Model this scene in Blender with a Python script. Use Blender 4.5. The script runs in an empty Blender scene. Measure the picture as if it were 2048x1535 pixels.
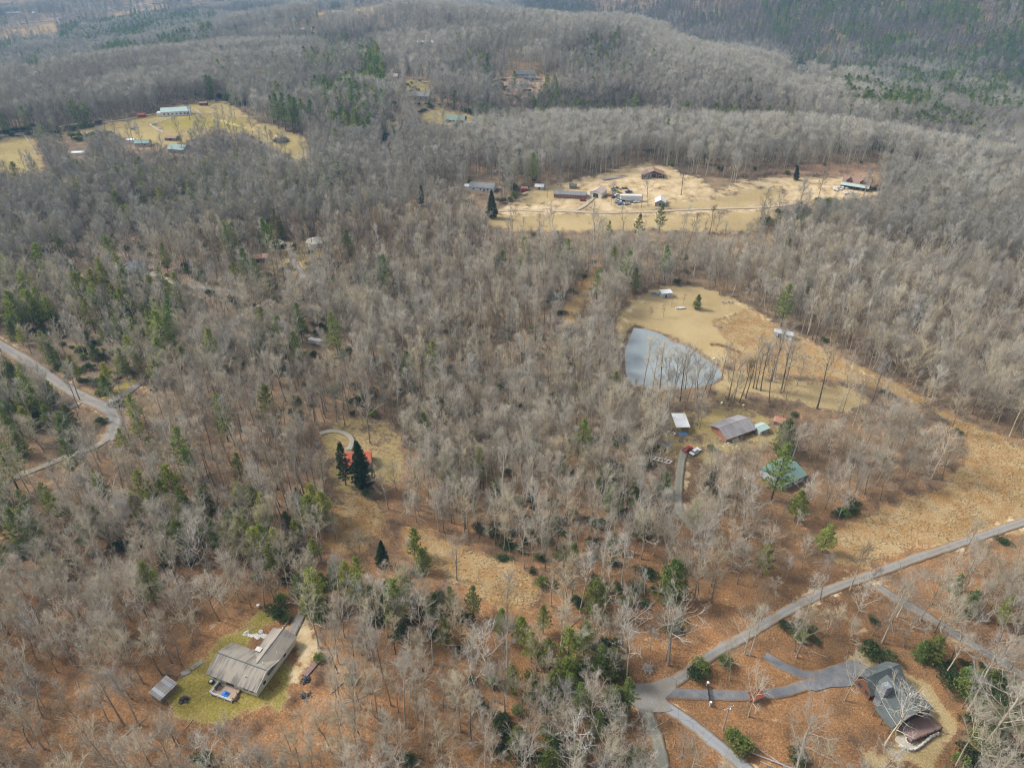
import bpy, bmesh, math, random
import numpy as np
from mathutils import Vector, Matrix
R = math.radians
SC = bpy.context.scene
COL = SC.collection

# ---------------------------------------------------------------- camera, sky, sun, exposure
CAM_H, PITCH, FPX = 155.0, 33.0, 1419.0           # metres above the meadow, degrees down, focal length in photo pixels
cam_d = bpy.data.cameras.new('camera')
cam_d.sensor_width = 36.0
cam_d.lens = FPX / 2048 * 36
cam_d.clip_start, cam_d.clip_end = 1.0, 20000.0
cam = bpy.data.objects.new('camera', cam_d)
COL.objects.link(cam)
cam.location = (0, 0, CAM_H)
cam.rotation_euler = (R(90 - PITCH), 0, 0)
SC.camera = cam

SUN_EL, SUN_AZ = 44.0, -75.0                       # soft light through thin cloud, from the left
world = bpy.data.worlds.new('World'); SC.world = world; world.use_nodes = True
wn = world.node_tree.nodes; wl = world.node_tree.links
for n in list(wn): wn.remove(n)
w_out = wn.new('ShaderNodeOutputWorld'); w_bg = wn.new('ShaderNodeBackground'); w_sky = wn.new('ShaderNodeTexSky')
w_hs = wn.new('ShaderNodeHueSaturation'); w_hs.inputs['Saturation'].default_value = 0.18
w_sky.sky_type = 'NISHITA'; w_sky.sun_disc = False
w_sky.sun_elevation = R(SUN_EL); w_sky.sun_rotation = R(SUN_AZ)
w_sky.air_density = 1.0; w_sky.dust_density = 3.0; w_sky.ozone_density = 1.0
w_bg.inputs['Strength'].default_value = 0.078
wl.new(w_sky.outputs[0], w_hs.inputs['Color']); wl.new(w_hs.outputs[0], w_bg.inputs['Color']); wl.new(w_bg.outputs[0], w_out.inputs[0])

sun_d = bpy.data.lights.new('sun', 'SUN'); sun_d.energy = 1.5; sun_d.angle = R(11); sun_d.color = (1.0, 0.96, 0.9)
sun = bpy.data.objects.new('sun', sun_d); COL.objects.link(sun)
_az = R(SUN_AZ); _el = R(SUN_EL)
_dir = Vector((math.sin(_az) * math.cos(_el), math.cos(_az) * math.cos(_el), math.sin(_el)))
sun.rotation_euler = _dir.to_track_quat('Z', 'Y').to_euler()

vs = SC.view_settings
vs.view_transform = 'Standard'; vs.look = 'None'; vs.gamma = 1.0; vs.use_curve_mapping = False
vs.exposure = 1.62
SC.cycles.use_denoising = True
SC.cycles.max_bounces = 3; SC.cycles.diffuse_bounces = 1; SC.cycles.glossy_bounces = 2
SC.cycles.transmission_bounces = 2; SC.cycles.volume_bounces = 0; SC.cycles.transparent_max_bounces = 4
SC.cycles.use_adaptive_sampling = False
SC.cycles.filter_width = 1.1
SC.cycles.caustics_reflective = False; SC.cycles.caustics_refractive = False

# ---------------------------------------------------------------- numeric helpers
def _hash(ix, iy, seed):
    n = (ix.astype(np.int64) * 374761393 + iy.astype(np.int64) * 668265263 + seed * 144665) & 0x7fffffff
    n = ((n ^ (n >> 13)) * 1274126177) & 0x7fffffff
    return ((n ^ (n >> 16)) & 0xffff) / 65535.0
def vnoise(x, y, seed=0):
    ix = np.floor(x); iy = np.floor(y); fx = x - ix; fy = y - iy
    fx = fx * fx * (3 - 2 * fx); fy = fy * fy * (3 - 2 * fy)
    a = _hash(ix, iy, seed); b = _hash(ix + 1, iy, seed); c = _hash(ix, iy + 1, seed); d = _hash(ix + 1, iy + 1, seed)
    return (a + (b - a) * fx) * (1 - fy) + (c + (d - c) * fx) * fy
def fbm(x, y, seed=0, oct=3):
    s = 0; a = 0.5; t = 0
    for o in range(oct):
        s = s + a * vnoise(x * 2 ** o + 17.3 * o, y * 2 ** o - 9.1 * o, seed + o); t += a; a *= 0.5
    return s / t - 0.5
def poly_sd(X, Y, poly):
    """signed distance to a closed polygon, negative inside"""
    P = np.asarray(poly, float); d2 = np.full(X.shape, 1e18); inside = np.zeros(X.shape, bool)
    n = len(P)
    for i in range(n):
        ax, ay = P[i]; bx, by = P[(i + 1) % n]
        ex, ey = bx - ax, by - ay
        t = np.clip(((X - ax) * ex + (Y - ay) * ey) / (ex * ex + ey * ey + 1e-9), 0, 1)
        d2 = np.minimum(d2, (X - ax - t * ex) ** 2 + (Y - ay - t * ey) ** 2)
        c = ((ay > Y) != (by > Y))
        xin = ax + (Y - ay) / (by - ay if by != ay else 1e-9) * ex
        inside ^= c & (X < xin)
    d = np.sqrt(d2)
    return np.where(inside, -d, d)
def line_d(X, Y, pts):
    d2 = np.full(X.shape, 1e18)
    for (ax, ay), (bx, by) in zip(pts[:-1], pts[1:]):
        ex, ey = bx - ax, by - ay
        t = np.clip(((X - ax) * ex + (Y - ay) * ey) / (ex * ex + ey * ey + 1e-9), 0, 1)
        d2 = np.minimum(d2, (X - ax - t * ex) ** 2 + (Y - ay - t * ey) ** 2)
    return np.sqrt(d2)
def sstep(a, b, x):
    t = np.clip((x - a) / (b - a), 0, 1); return t * t * (3 - 2 * t)
_cp, _sp = math.cos(R(PITCH)), math.sin(R(PITCH))
def ray(px, py):
    u = (np.asarray(px, float) - 1024) / FPX; v = (767.5 - np.asarray(py, float)) / FPX
    d = np.stack([u, _cp + v * _sp, -_sp + v * _cp], -1)
    return d / np.linalg.norm(d, axis=-1, keepdims=True)
def on_plane(px, py, z):
    d = ray(px, py); t = (z - CAM_H) / d[..., 2]
    return d[..., 0] * t, d[..., 1] * t
def project(x, y, z):
    dz = z - CAM_H
    dep = y * _cp - dz * _sp; up = y * _sp + dz * _cp
    dep = np.maximum(dep, 0.1)
    return 1024 + FPX * x / dep, 767.5 - FPX * up / dep, dep

# ---------------------------------------------------------------- terrain
# crest lines surveyed as (photo x, photo y, height of the crest above the meadow), width on the near and on the far side
_RIDGES = [
    ([(900, 345, -2), (980, 318, 3), (1150, 305, 6), (1400, 292, 9), (1600, 296, 9), (1750, 318, 8), (1860, 350, 7), (1990, 420, 5), (2150, 470, 3)], 90, 62),
    ([(700, 135, 4), (900, 130, 6), (1090, 148, 8), (1350, 138, 14), (1450, 154, 14), (1553, 194, 10), (1640, 236, 4), (1760, 284, -4), (1900, 318, -12)], 170, 110),
    ([(640, 30, 12), (780, 22, 22), (970, 44, 26), (1141, 66, 28), (1230, 64, 28), (1320, 96, 18), (1420, 130, -5)], 260, 150),
    ([(-150, 210, 6), (0, 186, 8), (205, 152, 9), (330, 134, 8), (470, 118, 4), (600, 112, 2)], 200, 120),
    ([(1240, 372, 3), (1310, 352, 7), (1360, 362, 5)], 35, 40),
]
_RW = []
for pts, wf, wb in _RIDGES:
    _RW.append(([(*[float(c) for c in on_plane(px, py, h)], h) for px, py, h in pts], wf, wb))
def ridge_h(X, Y, pts, wf, wb):
    best = np.full(X.shape, 1e18); hh = np.zeros(X.shape); cr = np.zeros(X.shape)
    for (ax, ay, ah), (bx, by, bh) in zip(pts[:-1], pts[1:]):
        ex, ey = bx - ax, by - ay
        t = np.clip(((X - ax) * ex + (Y - ay) * ey) / (ex * ex + ey * ey), 0, 1)
        cx = ax + t * ex; cy = ay + t * ey
        d2 = (X - cx) ** 2 + (Y - cy) ** 2
        m = d2 < best
        best = np.where(m, d2, best); hh = np.where(m, ah + (bh - ah) * t, hh); cr = np.where(m, np.hypot(cx, cy), cr)
    w = np.where(np.hypot(X, Y) < cr, wf, wb)
    return hh * np.exp(-best / (w * w))
def H_raw(X, Y):
    X = np.asarray(X, float); Y = np.asarray(Y, float)
    r = np.hypot(X, Y)
    h = 5.0 * fbm(X / 130, Y / 130, 3, 2) + 1.6 * fbm(X / 34, Y / 34, 8, 2)
    far = sstep(480, 1100, r)
    right = sstep(-120, 120, X)
    base = -34 * sstep(610, 740, r) * right - 22 * sstep(950, 1200, r) * right - 48 * sstep(930, 1200, r) * (1 - right)
    h = h + base + far * (34 * fbm(X / 230 + 3.1, Y / 230, 21, 3))
    for pts, wf, wb in _RW:
        k = ridge_h(X, Y, [(a, b, 1.0) for a, b, _ in pts], wf, wb); top = ridge_h(X, Y, pts, 1e6, 1e6)
        g = h * (1 - k) + (top + 2.0 * fbm(X / 60, Y / 60, 9, 2)) * k + 46 * fbm(X / 125, Y / 125, 15, 2) * k * (1 - k) * (wf > 100)
        h = np.where(k > 0.004, 0.5 * (h + g + np.sqrt((h - g) ** 2 + 9.0 * k * k)), h)
    # the wooded mountain beyond the valley on the right and the far country
    mt = sstep(0, 1000, (X * 0.62 + Y * 0.78) - 1290)
    h = h + mt * (270 + 170 * fbm(X / 380, Y / 380, 31, 3)) * sstep(180, 620, X + 0.12 * (Y - 1000))
    h = h + sstep(2100, 4200, Y) * 150 * (0.6 + fbm(X / 900, Y / 900, 41, 2))
    # the shallow ravine through the wood and the lower ground on the left
    h = h - 5.0 * np.exp(-((X + 20 + (Y - 200) * 0.1) / 28) ** 2) * sstep(360, 280, Y) * sstep(120, 170, Y)
    return h
POND_PX = [(1268, 656), (1300, 661), (1330, 672), (1342, 684), (1368, 690), (1394, 706), (1416, 722), (1434, 733), (1444, 748), (1432, 762), (1400, 772), (1350, 776), (1300, 775), (1264, 770), (1252, 745), (1250, 705), (1258, 680)]
def _march(fun, px, py, dz=0.0):
    """first point where each ray of sight meets the ground, sampled between the highest and lowest land it could meet"""
    d = ray(px, py); shp = d.shape[:-1]; d = d.reshape(-1, 3); s = np.maximum(-d[:, 2], 0.02)
    flat = CAM_H / s; lo = (CAM_H - np.where(flat < 1150, 40.0, 150.0)) / s; lo = np.maximum(lo, 60.0); hi = np.minimum((CAM_H + 75.0) / s, 7000.0)
    n = 110
    for it in range(3):
        T = lo[:, None] + (hi - lo)[:, None] * np.linspace(0, 1, n)[None, :]
        z = CAM_H + d[:, 2:3] * T - fun((d[:, 0:1] * T).ravel(), (d[:, 1:2] * T).ravel()).reshape(T.shape) - dz
        k = np.where((z < 0).any(1), np.argmax(z < 0, axis=1), n - 1); i = np.arange(len(d))
        lo, hi = T[i, np.maximum(k - 1, 0)], T[i, k]; n = 10
    t = (lo + hi) / 2
    return np.stack([d[:, 0] * t, d[:, 1] * t, CAM_H + d[:, 2] * t], -1).reshape(*shp, 3)
_pp = on_plane([p[0] for p in POND_PX], [p[1] for p in POND_PX], 0.0)
POND_Z = float(np.mean(H_raw(np.array(_pp[0]), np.array(_pp[1])))) - 0.2
_pp = on_plane([p[0] for p in POND_PX], [p[1] for p in POND_PX], POND_Z)
POND = list(zip(map(float, _pp[0]), map(float, _pp[1])))
PADS = []                                           # levelled building plots: (x, y, radius, z)
def Hgt(X, Y):
    X = np.asarray(X, float); Y = np.asarray(Y, float)
    h = H_raw(X, Y)
    near = (np.abs(X - 70) < 80) & (np.abs(Y - 260) < 90)
    if near.any():
        sd = np.full(X.shape, 1e3); sd[near] = poly_sd(X[near], Y[near], POND) if X.ndim else poly_sd(X, Y, POND)
        k = sstep(16, 1, sd)
        h = h * (1 - k) + (POND_Z + 0.25 + 0.02 * np.maximum(sd, 0)) * k
        h = h - 1.6 * sstep(0.6, -4, sd) - 0.25 * sstep(1.2, -0.3, sd)
    for (ax, ay, rr, az) in PADS:
        d = np.hypot(X - ax, Y - ay)
        k = sstep(rr * 1.9, rr, d); h = h * (1 - k) + az * k
    return h
def Hs(x, y): return float(Hgt(np.array([x]), np.array([y]))[0])
def G(px, py, dz=0.0):
    """the point of the ground (or dz above it) that the photograph shows at this pixel"""
    p = _march(Hgt, np.array([px]), np.array([py]), dz)[0]
    return Vector((p[0], p[1], p[2]))
def Gs(pts, dz=0.0):
    a = np.array(pts, float); return _march(Hgt, a[:, 0], a[:, 1], dz)

# ---------------------------------------------------------------- materials
MATS = {}
class NT:
    def __init__(s, name):
        s.m = bpy.data.materials.new(name); s.m.use_nodes = True
        s.t = s.m.node_tree; s.b = s.t.nodes['Principled BSDF']; s.out = s.t.nodes['Material Output']
    def n(s, typ, **kw):
        nd = s.t.nodes.new(typ)
        for k, v in kw.items():
            if k in nd.inputs: nd.inputs[k].default_value = v
            else: setattr(nd, k, v)
        return nd
    def l(s, a, b): s.t.links.new(a, b)
    def noise(s, vec, scale, detail=3.0, rough=0.6):
        n = s.n('ShaderNodeTexNoise'); n.inputs['Scale'].default_value = scale; n.inputs['Detail'].default_value = detail
        n.inputs['Roughness'].default_value = rough; s.l(vec, n.inputs['Vector']); return n.outputs['Fac']
    def ramp(s, fac, stops):
        r = s.n('ShaderNodeValToRGB'); el = r.color_ramp.elements
        while len(el) < len(stops): el.new(0.5)
        for e, (p, c) in zip(el, stops): e.position = p; e.color = (*c, 1) if len(c) == 3 else c
        s.l(fac, r.inputs[0]); return r.outputs[0]
    def mix(s, fac, a, b, mode='MIX'):
        m = s.n('ShaderNodeMix', data_type='RGBA', blend_type=mode)
        for sock, v in ((m.inputs[0], fac), (m.inputs[6], a), (m.inputs[7], b)):
            if hasattr(v, 'is_linked'): s.l(v, sock)
            elif isinstance(v, (int, float)): sock.default_value = v
            else: sock.default_value = (*v, 1)
        return m.outputs[2]
    def math(s, op, a, b=None, clamp=False):
        m = s.n('ShaderNodeMath', operation=op, use_clamp=clamp)
        for i, v in enumerate((a, b)):
            if v is None: continue
            if hasattr(v, 'is_linked'): s.l(v, m.inputs[i])
            else: m.inputs[i].default_value = v
        return m.outputs[0]
    def attr(s, name):
        a = s.n('ShaderNodeAttribute'); a.attribute_name = name; return a
    def mapping(s, vec, scale):
        m = s.n('ShaderNodeMapping'); m.inputs['Scale'].default_value = scale; s.l(vec, m.inputs[0]); return m.outputs[0]
    def bump(s, h, strength, dist):
        b = s.n('ShaderNodeBump'); b.inputs['Strength'].default_value = strength; b.inputs['Distance'].default_value = dist
        s.l(h, b.inputs['Height']); s.l(b.outputs[0], s.b.inputs['Normal'])
    def col(s, c):
        if hasattr(c, 'is_linked'): s.l(c, s.b.inputs['Base Color'])
        else: s.b.inputs['Base Color'].default_value = (*c, 1)
    def done(s, key, rough=0.85, spec=0.2, metal=0.0):
        s.b.inputs['Roughness'].default_value = rough; s.b.inputs['Specular IOR Level'].default_value = spec
        s.b.inputs['Metallic'].default_value = metal
        MATS[key] = s.m; return s.m
def mottled(key, c1, c2, scale=2.0, rough=0.85, spec=0.2, metal=0.0, stretch=(1, 1, 1), bump=0.0, detail=4):
    """plain surface with worn, uneven colour in the thing's own coordinates"""
    t = NT(key); tc = t.n('ShaderNodeTexCoord')
    v = t.mapping(tc.outputs['Object'], stretch)
    f = t.noise(v, scale, detail, 0.65)
    t.col(t.ramp(f, [(0.32, c1), (0.68, c2)]))
    if bump: t.bump(f, 0.6, bump)
    return t.done(key, rough, spec, metal)
def bark(key, c1, c2, var=0.35):
    t = NT(key); g = t.n('ShaderNodeNewGeometry'); oi = t.n('ShaderNodeObjectInfo')
    f = t.noise(g.outputs['Position'], 0.9, 3, 0.7)
    c = t.ramp(f, [(0.3, c1), (0.7, c2)])
    hs = t.n('ShaderNodeHueSaturation')
    t.l(t.math('ADD', t.math('MULTIPLY', oi.outputs['Random'], 2 * var), 1 - var), hs.inputs['Value'])
    t.l(t.math('ADD', t.math('MULTIPLY', t.math('FRACT', t.math('MULTIPLY', oi.outputs['Random'], 7.13)), 0.7), 0.6), hs.inputs['Saturation'])
    t.l(c, hs.inputs['Color']); t.col(hs.outputs[0])
    return t.done(key, 0.9, 0.1)
def foliage(key, c_dark, c_mid, c_light, var=0.25):
    t = NT(key); a = t.attr('tint'); oi = t.n('ShaderNodeObjectInfo')
    c = t.ramp(a.outputs['Fac'], [(0.0, c_dark), (0.5, c_mid), (1.0, c_light)])
    hs = t.n('ShaderNodeHueSaturation')
    t.l(t.math('ADD', t.math('MULTIPLY', oi.outputs['Random'], 2 * var), 1 - var), hs.inputs['Value'])
    t.l(t.math('ADD', t.math('MULTIPLY', t.math('FRACT', t.math('MULTIPLY', oi.outputs['Random'], 5.7)), 0.05), 0.475), hs.inputs['Hue'])
    t.l(c, hs.inputs['Color']); t.col(hs.outputs[0])
    tr = t.n('ShaderNodeBsdfTranslucent'); mx = t.n('ShaderNodeMixShader'); mx.inputs[0].default_value = 0.35
    t.l(hs.outputs[0], tr.inputs['Color']); t.l(t.b.outputs[0], mx.inputs[1]); t.l(tr.outputs[0], mx.inputs[2]); t.l(mx.outputs[0], t.out.inputs['Surface'])
    return t.done(key, 0.6, 0.2)

bark('bark_pale', (0.33, 0.290, 0.225), (0.48, 0.43, 0.345), 0.28)
bark('bark_grey', (0.315, 0.268, 0.195), (0.48, 0.42, 0.322), 0.3)
bark('bark_brown', (0.175, 0.132, 0.092), (0.315, 0.25, 0.182), 0.3)
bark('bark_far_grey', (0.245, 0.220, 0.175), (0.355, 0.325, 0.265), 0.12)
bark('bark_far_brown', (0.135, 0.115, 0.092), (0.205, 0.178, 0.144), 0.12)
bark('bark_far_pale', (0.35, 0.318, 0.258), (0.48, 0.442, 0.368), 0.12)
bark('bark_dark', (0.10, 0.082, 0.066), (0.18, 0.15, 0.122))
bark('brush_stem', (0.16, 0.105, 0.08), (0.28, 0.21, 0.16))
bark('straw', (0.33, 0.235, 0.11), (0.45, 0.335, 0.17), 0.3)
foliage('pine_needles', (0.15, 0.185, 0.036), (0.29, 0.325, 0.065), (0.45, 0.46, 0.13))
foliage('spruce_needles', (0.014, 0.034, 0.017), (0.034, 0.066, 0.028), (0.07, 0.115, 0.045), 0.15)
foliage('hemlock_needles', (0.095, 0.14, 0.038), (0.20, 0.255, 0.065), (0.33, 0.375, 0.12))
foliage('laurel_leaves', (0.035, 0.06, 0.022), (0.075, 0.115, 0.042), (0.14, 0.185, 0.08))

# ground: leaf litter, mown and rank grass, bare soil; which is where comes from surveyed plots
def ground_material():
    t = NT('ground'); g = t.n('ShaderNodeNewGeometry'); P = g.outputs['Position']
    n_leaf = t.noise(P, 2.6, 5, 0.8); n_fine = t.noise(P, 0.75, 4, 0.7); n_mid = t.noise(P, 0.16, 4, 0.6); n_big = t.noise(P, 0.028, 3, 0.55)
    brk = t.math('ADD', t.math('MULTIPLY', t.math('SUBTRACT', n_fine, 0.5), 1.5), t.math('MULTIPLY', t.math('SUBTRACT', n_mid, 0.5), 1.9))
    leaf = t.ramp(n_leaf, [(0.30, (0.066, 0.048, 0.032)), (0.45, (0.168, 0.122, 0.080)), (0.56, (0.265, 0.200, 0.132)), (0.70, (0.43, 0.345, 0.245))])
    orange = t.ramp(n_leaf, [(0.30, (0.095, 0.048, 0.024)), (0.45, (0.215, 0.112, 0.052)), (0.57, (0.330, 0.183, 0.085)), (0.70, (0.52, 0.345, 0.195))])
    fo = t.math('ADD', t.attr('z_orange').outputs['Fac'], t.math('MULTIPLY', t.math('SUBTRACT', n_mid, 0.5), 1.6), clamp=True)
    c = t.mix(fo, leaf, orange)
    dark = t.ramp(n_big, [(0.35, (0.55, 0.56, 0.58)), (0.5, (0.9, 0.9, 0.9)), (0.64, (1.08, 1.02, 0.96))])
    c = t.mix(0.8, c, dark, 'MULTIPLY')
    c = t.mix(0.7, c, t.ramp(n_mid, [(0.36, (0.6, 0.6, 0.6)), (0.52, (1.0, 1.0, 1.0)), (0.66, (1.15, 1.12, 1.08))]), 'MULTIPLY')
    moss = t.ramp(n_leaf, [(0.3, (0.10, 0.085, 0.022)), (0.48, (0.235, 0.195, 0.045)), (0.68, (0.40, 0.325, 0.10))])
    dryg = t.ramp(n_leaf, [(0.3, (0.21, 0.15, 0.07)), (0.48, (0.35, 0.262, 0.132)), (0.68, (0.53, 0.43, 0.26))])
    gr = t.mix(t.math('MULTIPLY', t.math('ADD', t.attr('z_moss').outputs['Fac'], t.math('MULTIPLY', t.math('SUBTRACT', n_mid, 0.5), 1.5)), 1.0, clamp=True), dryg, moss)
    gr = t.mix(0.75, gr, t.ramp(n_big, [(0.36, (0.74, 0.72, 0.68)), (0.60, (1.0, 1.0, 1.0))]), 'MULTIPLY')
    gfac = t.attr('z_grass').outputs['Fac']
    gm = t.math('ADD', gfac, brk)
    gm = t.ramp(gm, [(0.35, (0, 0, 0)), (0.65, (1, 1, 1))])
    c = t.mix(gm, c, gr)
    field = t.ramp(n_leaf, [(0.30, (0.17, 0.112, 0.056)), (0.45, (0.315, 0.222, 0.115)), (0.57, (0.43, 0.325, 0.18)), (0.72, (0.60, 0.49, 0.32))])
    field2 = t.ramp(n_leaf, [(0.3, (0.15, 0.082, 0.032)), (0.5, (0.30, 0.175, 0.072)), (0.72, (0.48, 0.33, 0.17))])
    fld = t.mix(t.ramp(n_mid, [(0.40, (0, 0, 0)), (0.60, (1, 1, 1))]), field, field2)
    fld = t.mix(0.75, fld, t.ramp(n_big, [(0.36, (0.72, 0.70, 0.66)), (0.62, (1.0, 1.0, 1.0))]), 'MULTIPLY')
    fm = t.math('ADD', t.attr('z_field').outputs['Fac'], brk)
    c = t.mix(t.ramp(fm, [(0.35, (0, 0, 0)), (0.65, (1, 1, 1))]), c, fld)
    soil = t.ramp(t.math('ADD', t.math('MULTIPLY', n_mid, 0.55), t.math('MULTIPLY', n_leaf, 0.45)), [(0.36, (0.27, 0.19, 0.095)), (0.5, (0.42, 0.315, 0.18)), (0.64, (0.56, 0.46, 0.31))])
    red = t.ramp(n_fine, [(0.3, (0.24, 0.145, 0.09)), (0.7, (0.36, 0.245, 0.165))])
    dm = t.math('ADD', t.attr('z_dirt').outputs['Fac'], brk)
    c = t.mix(t.ramp(dm, [(0.35, (0, 0, 0)), (0.65, (1, 1, 1))]), c, soil)
    rm = t.math('ADD', t.attr('z_red').outputs['Fac'], brk)
    c = t.mix(t.ramp(rm, [(0.35, (0, 0, 0)), (0.65, (1, 1, 1))]), c, red)
    t.col(c); t.bump(n_leaf, 0.7, 0.25)
    return t.done('ground', 0.95, 0.05)
ground_material()
def road_material(key, c1, c2, c3, tracks=True, crack=False):
    t = NT(key); g = t.n('ShaderNodeNewGeometry'); P = g.outputs['Position']
    a = t.n('ShaderNodeUVMap'); sp = t.n('ShaderNodeSeparateXYZ'); t.l(a.outputs[0], sp.inputs[0])
    n1 = t.noise(P, 3.5, 4, 0.7); n2 = t.noise(P, 0.35, 4, 0.65)
    c = t.ramp(n1, [(0.3, c1), (0.7, c2)])
    c = t.mix(t.ramp(n2, [(0.35, (0, 0, 0)), (0.7, (1, 1, 1))]), c, c3)
    if tracks:
        u = sp.outputs[0]
        d = t.math('ABSOLUTE', t.math('SUBTRACT', t.math('ABSOLUTE', t.math('SUBTRACT', u, 0.5)), 0.22))
        tr = t.ramp(t.math('ADD', d, t.math('MULTIPLY', n2, 0.1)), [(0.08, (1, 1, 1)), (0.17, (0, 0, 0))])
        c = t.mix(t.math('MULTIPLY', tr, 0.35), c, c2)
        ed = t.math('ABSOLUTE', t.math('SUBTRACT', u, 0.5))
        em = t.ramp(t.math('ADD', ed, t.math('ADD', t.math('MULTIPLY', t.math('SUBTRACT', n1, 0.5), 0.45), t.math('MULTIPLY', t.math('SUBTRACT', n2, 0.5), 0.4))), [(0.30, (0, 0, 0)), (0.45, (1, 1, 1))])
        c = t.mix(em, c, t.ramp(n1, [(0.35, (0.13, 0.075, 0.04)), (0.65, (0.34, 0.215, 0.115))]))
    if crack:
        v = t.n('ShaderNodeTexVoronoi', feature='DISTANCE_TO_EDGE'); v.inputs['Scale'].default_value = 0.22
        t.l(P, v.inputs['Vector'])
        c = t.mix(t.ramp(v.outputs[0], [(0.003, (1, 1, 1)), (0.012, (0, 0, 0))]), c, (0.13, 0.13, 0.135))
    t.col(c); t.bump(n1, 0.4, 0.05)
    return t.done(key, 0.9, 0.15)
road_material('gravel', (0.155, 0.15, 0.143), (0.285, 0.278, 0.268), (0.205, 0.175, 0.135))
road_material('paved', (0.20, 0.205, 0.215), (0.30, 0.305, 0.32), (0.235, 0.235, 0.235), True, True)
road_material('asphalt', (0.085, 0.088, 0.098), (0.16, 0.163, 0.178), (0.21, 0.205, 0.20), True, False)
road_material('asphalt_pad', (0.085, 0.088, 0.098), (0.16, 0.163, 0.178), (0.21, 0.205, 0.20), False, False)
road_material('gravel_pad', (0.155, 0.15, 0.143), (0.285, 0.278, 0.268), (0.205, 0.175, 0.135), False, False)
road_material('track', (0.30, 0.24, 0.16), (0.44, 0.38, 0.29), (0.33, 0.26, 0.16))
road_material('lane_grass', (0.20, 0.19, 0.145), (0.34, 0.325, 0.27), (0.24, 0.235, 0.17))

def water_material():
    t = NT('water'); g = t.n('ShaderNodeNewGeometry')
    n = t.noise(g.outputs['Position'], 0.05, 3, 0.5)
    t.col(t.ramp(n, [(0.35, (0.19, 0.22, 0.226)), (0.65, (0.245, 0.27, 0.274))]))
    w = t.noise(t.mapping(g.outputs['Position'], (1.0, 2.2, 1.0)), 1.3, 2, 0.5); t.bump(w, 0.02, 0.03)
    return t.done('water', 0.05, 0.5)
water_material()

def roof_shingle(key, base, stain, amount=0.5):
    """asphalt shingles: faint courses, dark streaks running down the slope (local y)"""
    t = NT(key); tc = t.n('ShaderNodeTexCoord'); O = tc.outputs['Object']
    n1 = t.noise(O, 5.0, 3, 0.7); st = t.noise(t.mapping(O, (1.7, 0.16, 0.16)), 1.0, 4, 0.7); big = t.noise(O, 0.25, 2, 0.5)
    c = t.mix(t.math('MULTIPLY', n1, 0.35), base, tuple(x * 1.5 for x in base))
    s = t.math('MULTIPLY', t.ramp(st, [(0.42, (0, 0, 0)), (0.62, (1, 1, 1))]), t.ramp(big, [(0.38, (0.15, 0.15, 0.15)), (0.6, (1, 1, 1))]))
    c = t.mix(t.math('MULTIPLY', s, amount), c, stain)
    w = t.n('ShaderNodeTexWave', bands_direction='Z'); w.inputs['Scale'].default_value = 3.2; w.inputs['Distortion'].default_value = 0.3; t.l(O, w.inputs['Vector'])
    c = t.mix(0.22, c, t.ramp(w.outputs[0], [(0.0, (0.55, 0.55, 0.55)), (0.3, (1, 1, 1))]), 'MULTIPLY')
    t.col(c); t.bump(n1, 0.3, 0.03)
    return t.done(key, 0.92, 0.1)
def roof_metal(key, base, wear, rust=0.25):
    """ribbed metal sheets: ribs run down the slope"""
    t = NT(key); tc = t.n('ShaderNodeTexCoord'); O = tc.outputs['Object']
    w = t.n('ShaderNodeTexWave', bands_direction='X'); w.inputs['Scale'].default_value = 0.75; t.l(O, w.inputs['Vector'])
    n = t.noise(O, 0.8, 4, 0.65); st = t.noise(t.mapping(O, (1.2, 0.2, 0.2)), 1.0, 4, 0.7)
    c = t.mix(t.math('MULTIPLY', t.ramp(st, [(0.45, (0, 0, 0)), (0.68, (1, 1, 1))]), rust), base, wear)
    c = t.mix(0.35, c, t.ramp(w.outputs[0], [(0.02, (0.6, 0.6, 0.6)), (0.12, (1, 1, 1))]), 'MULTIPLY')
    c = t.mix(0.3, c, t.ramp(n, [(0.3, (0.7, 0.7, 0.7)), (0.7, (1, 1, 1))]), 'MULTIPLY')
    t.col(c); t.bump(w.outputs[0], 0.4, 0.04)
    return t.done(key, 0.5, 0.35)
roof_shingle('shingle_tan', (0.27, 0.24, 0.20), (0.085, 0.078, 0.075), 0.8)
roof_shingle('shingle_greygreen', (0.098, 0.112, 0.110), (0.06, 0.062, 0.06), 0.6)
roof_shingle('shingle_mauve', (0.245, 0.23, 0.232), (0.145, 0.125, 0.125), 0.6)
roof_shingle('shingle_grey', (0.185, 0.185, 0.185), (0.09, 0.09, 0.09), 0.5)
roof_shingle('shingle_slate', (0.125, 0.14, 0.165), (0.08, 0.085, 0.10), 0.4)
roof_shingle('shingle_brown', (0.25, 0.165, 0.125), (0.14, 0.10, 0.08), 0.5)
roof_shingle('shingle_dark', (0.10, 0.115, 0.115), (0.06, 0.065, 0.065), 0.4)
roof_metal('metal_green', (0.135, 0.225, 0.20), (0.25, 0.235, 0.19), 0.45)
roof_metal('metal_mint', (0.33, 0.44, 0.405), (0.45, 0.45, 0.40), 0.4)
roof_metal('metal_white', (0.66, 0.67, 0.68), (0.48, 0.46, 0.42), 0.35)
roof_metal('metal_galv', (0.42, 0.45, 0.49), (0.32, 0.26, 0.22), 0.4)
roof_metal('metal_red', (0.48, 0.105, 0.045), (0.30, 0.08, 0.05), 0.4)
roof_metal('metal_rust', (0.34, 0.15, 0.09), (0.44, 0.34, 0.27), 0.5)
roof_metal('metal_pink', (0.47, 0.375, 0.325), (0.34, 0.25, 0.21), 0.45)
mottled('siding_cream', (0.62, 0.59, 0.48), (0.72, 0.69, 0.58), 0.6)
mottled('siding_white', (0.64, 0.65, 0.64), (0.76, 0.76, 0.74), 0.7)
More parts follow.
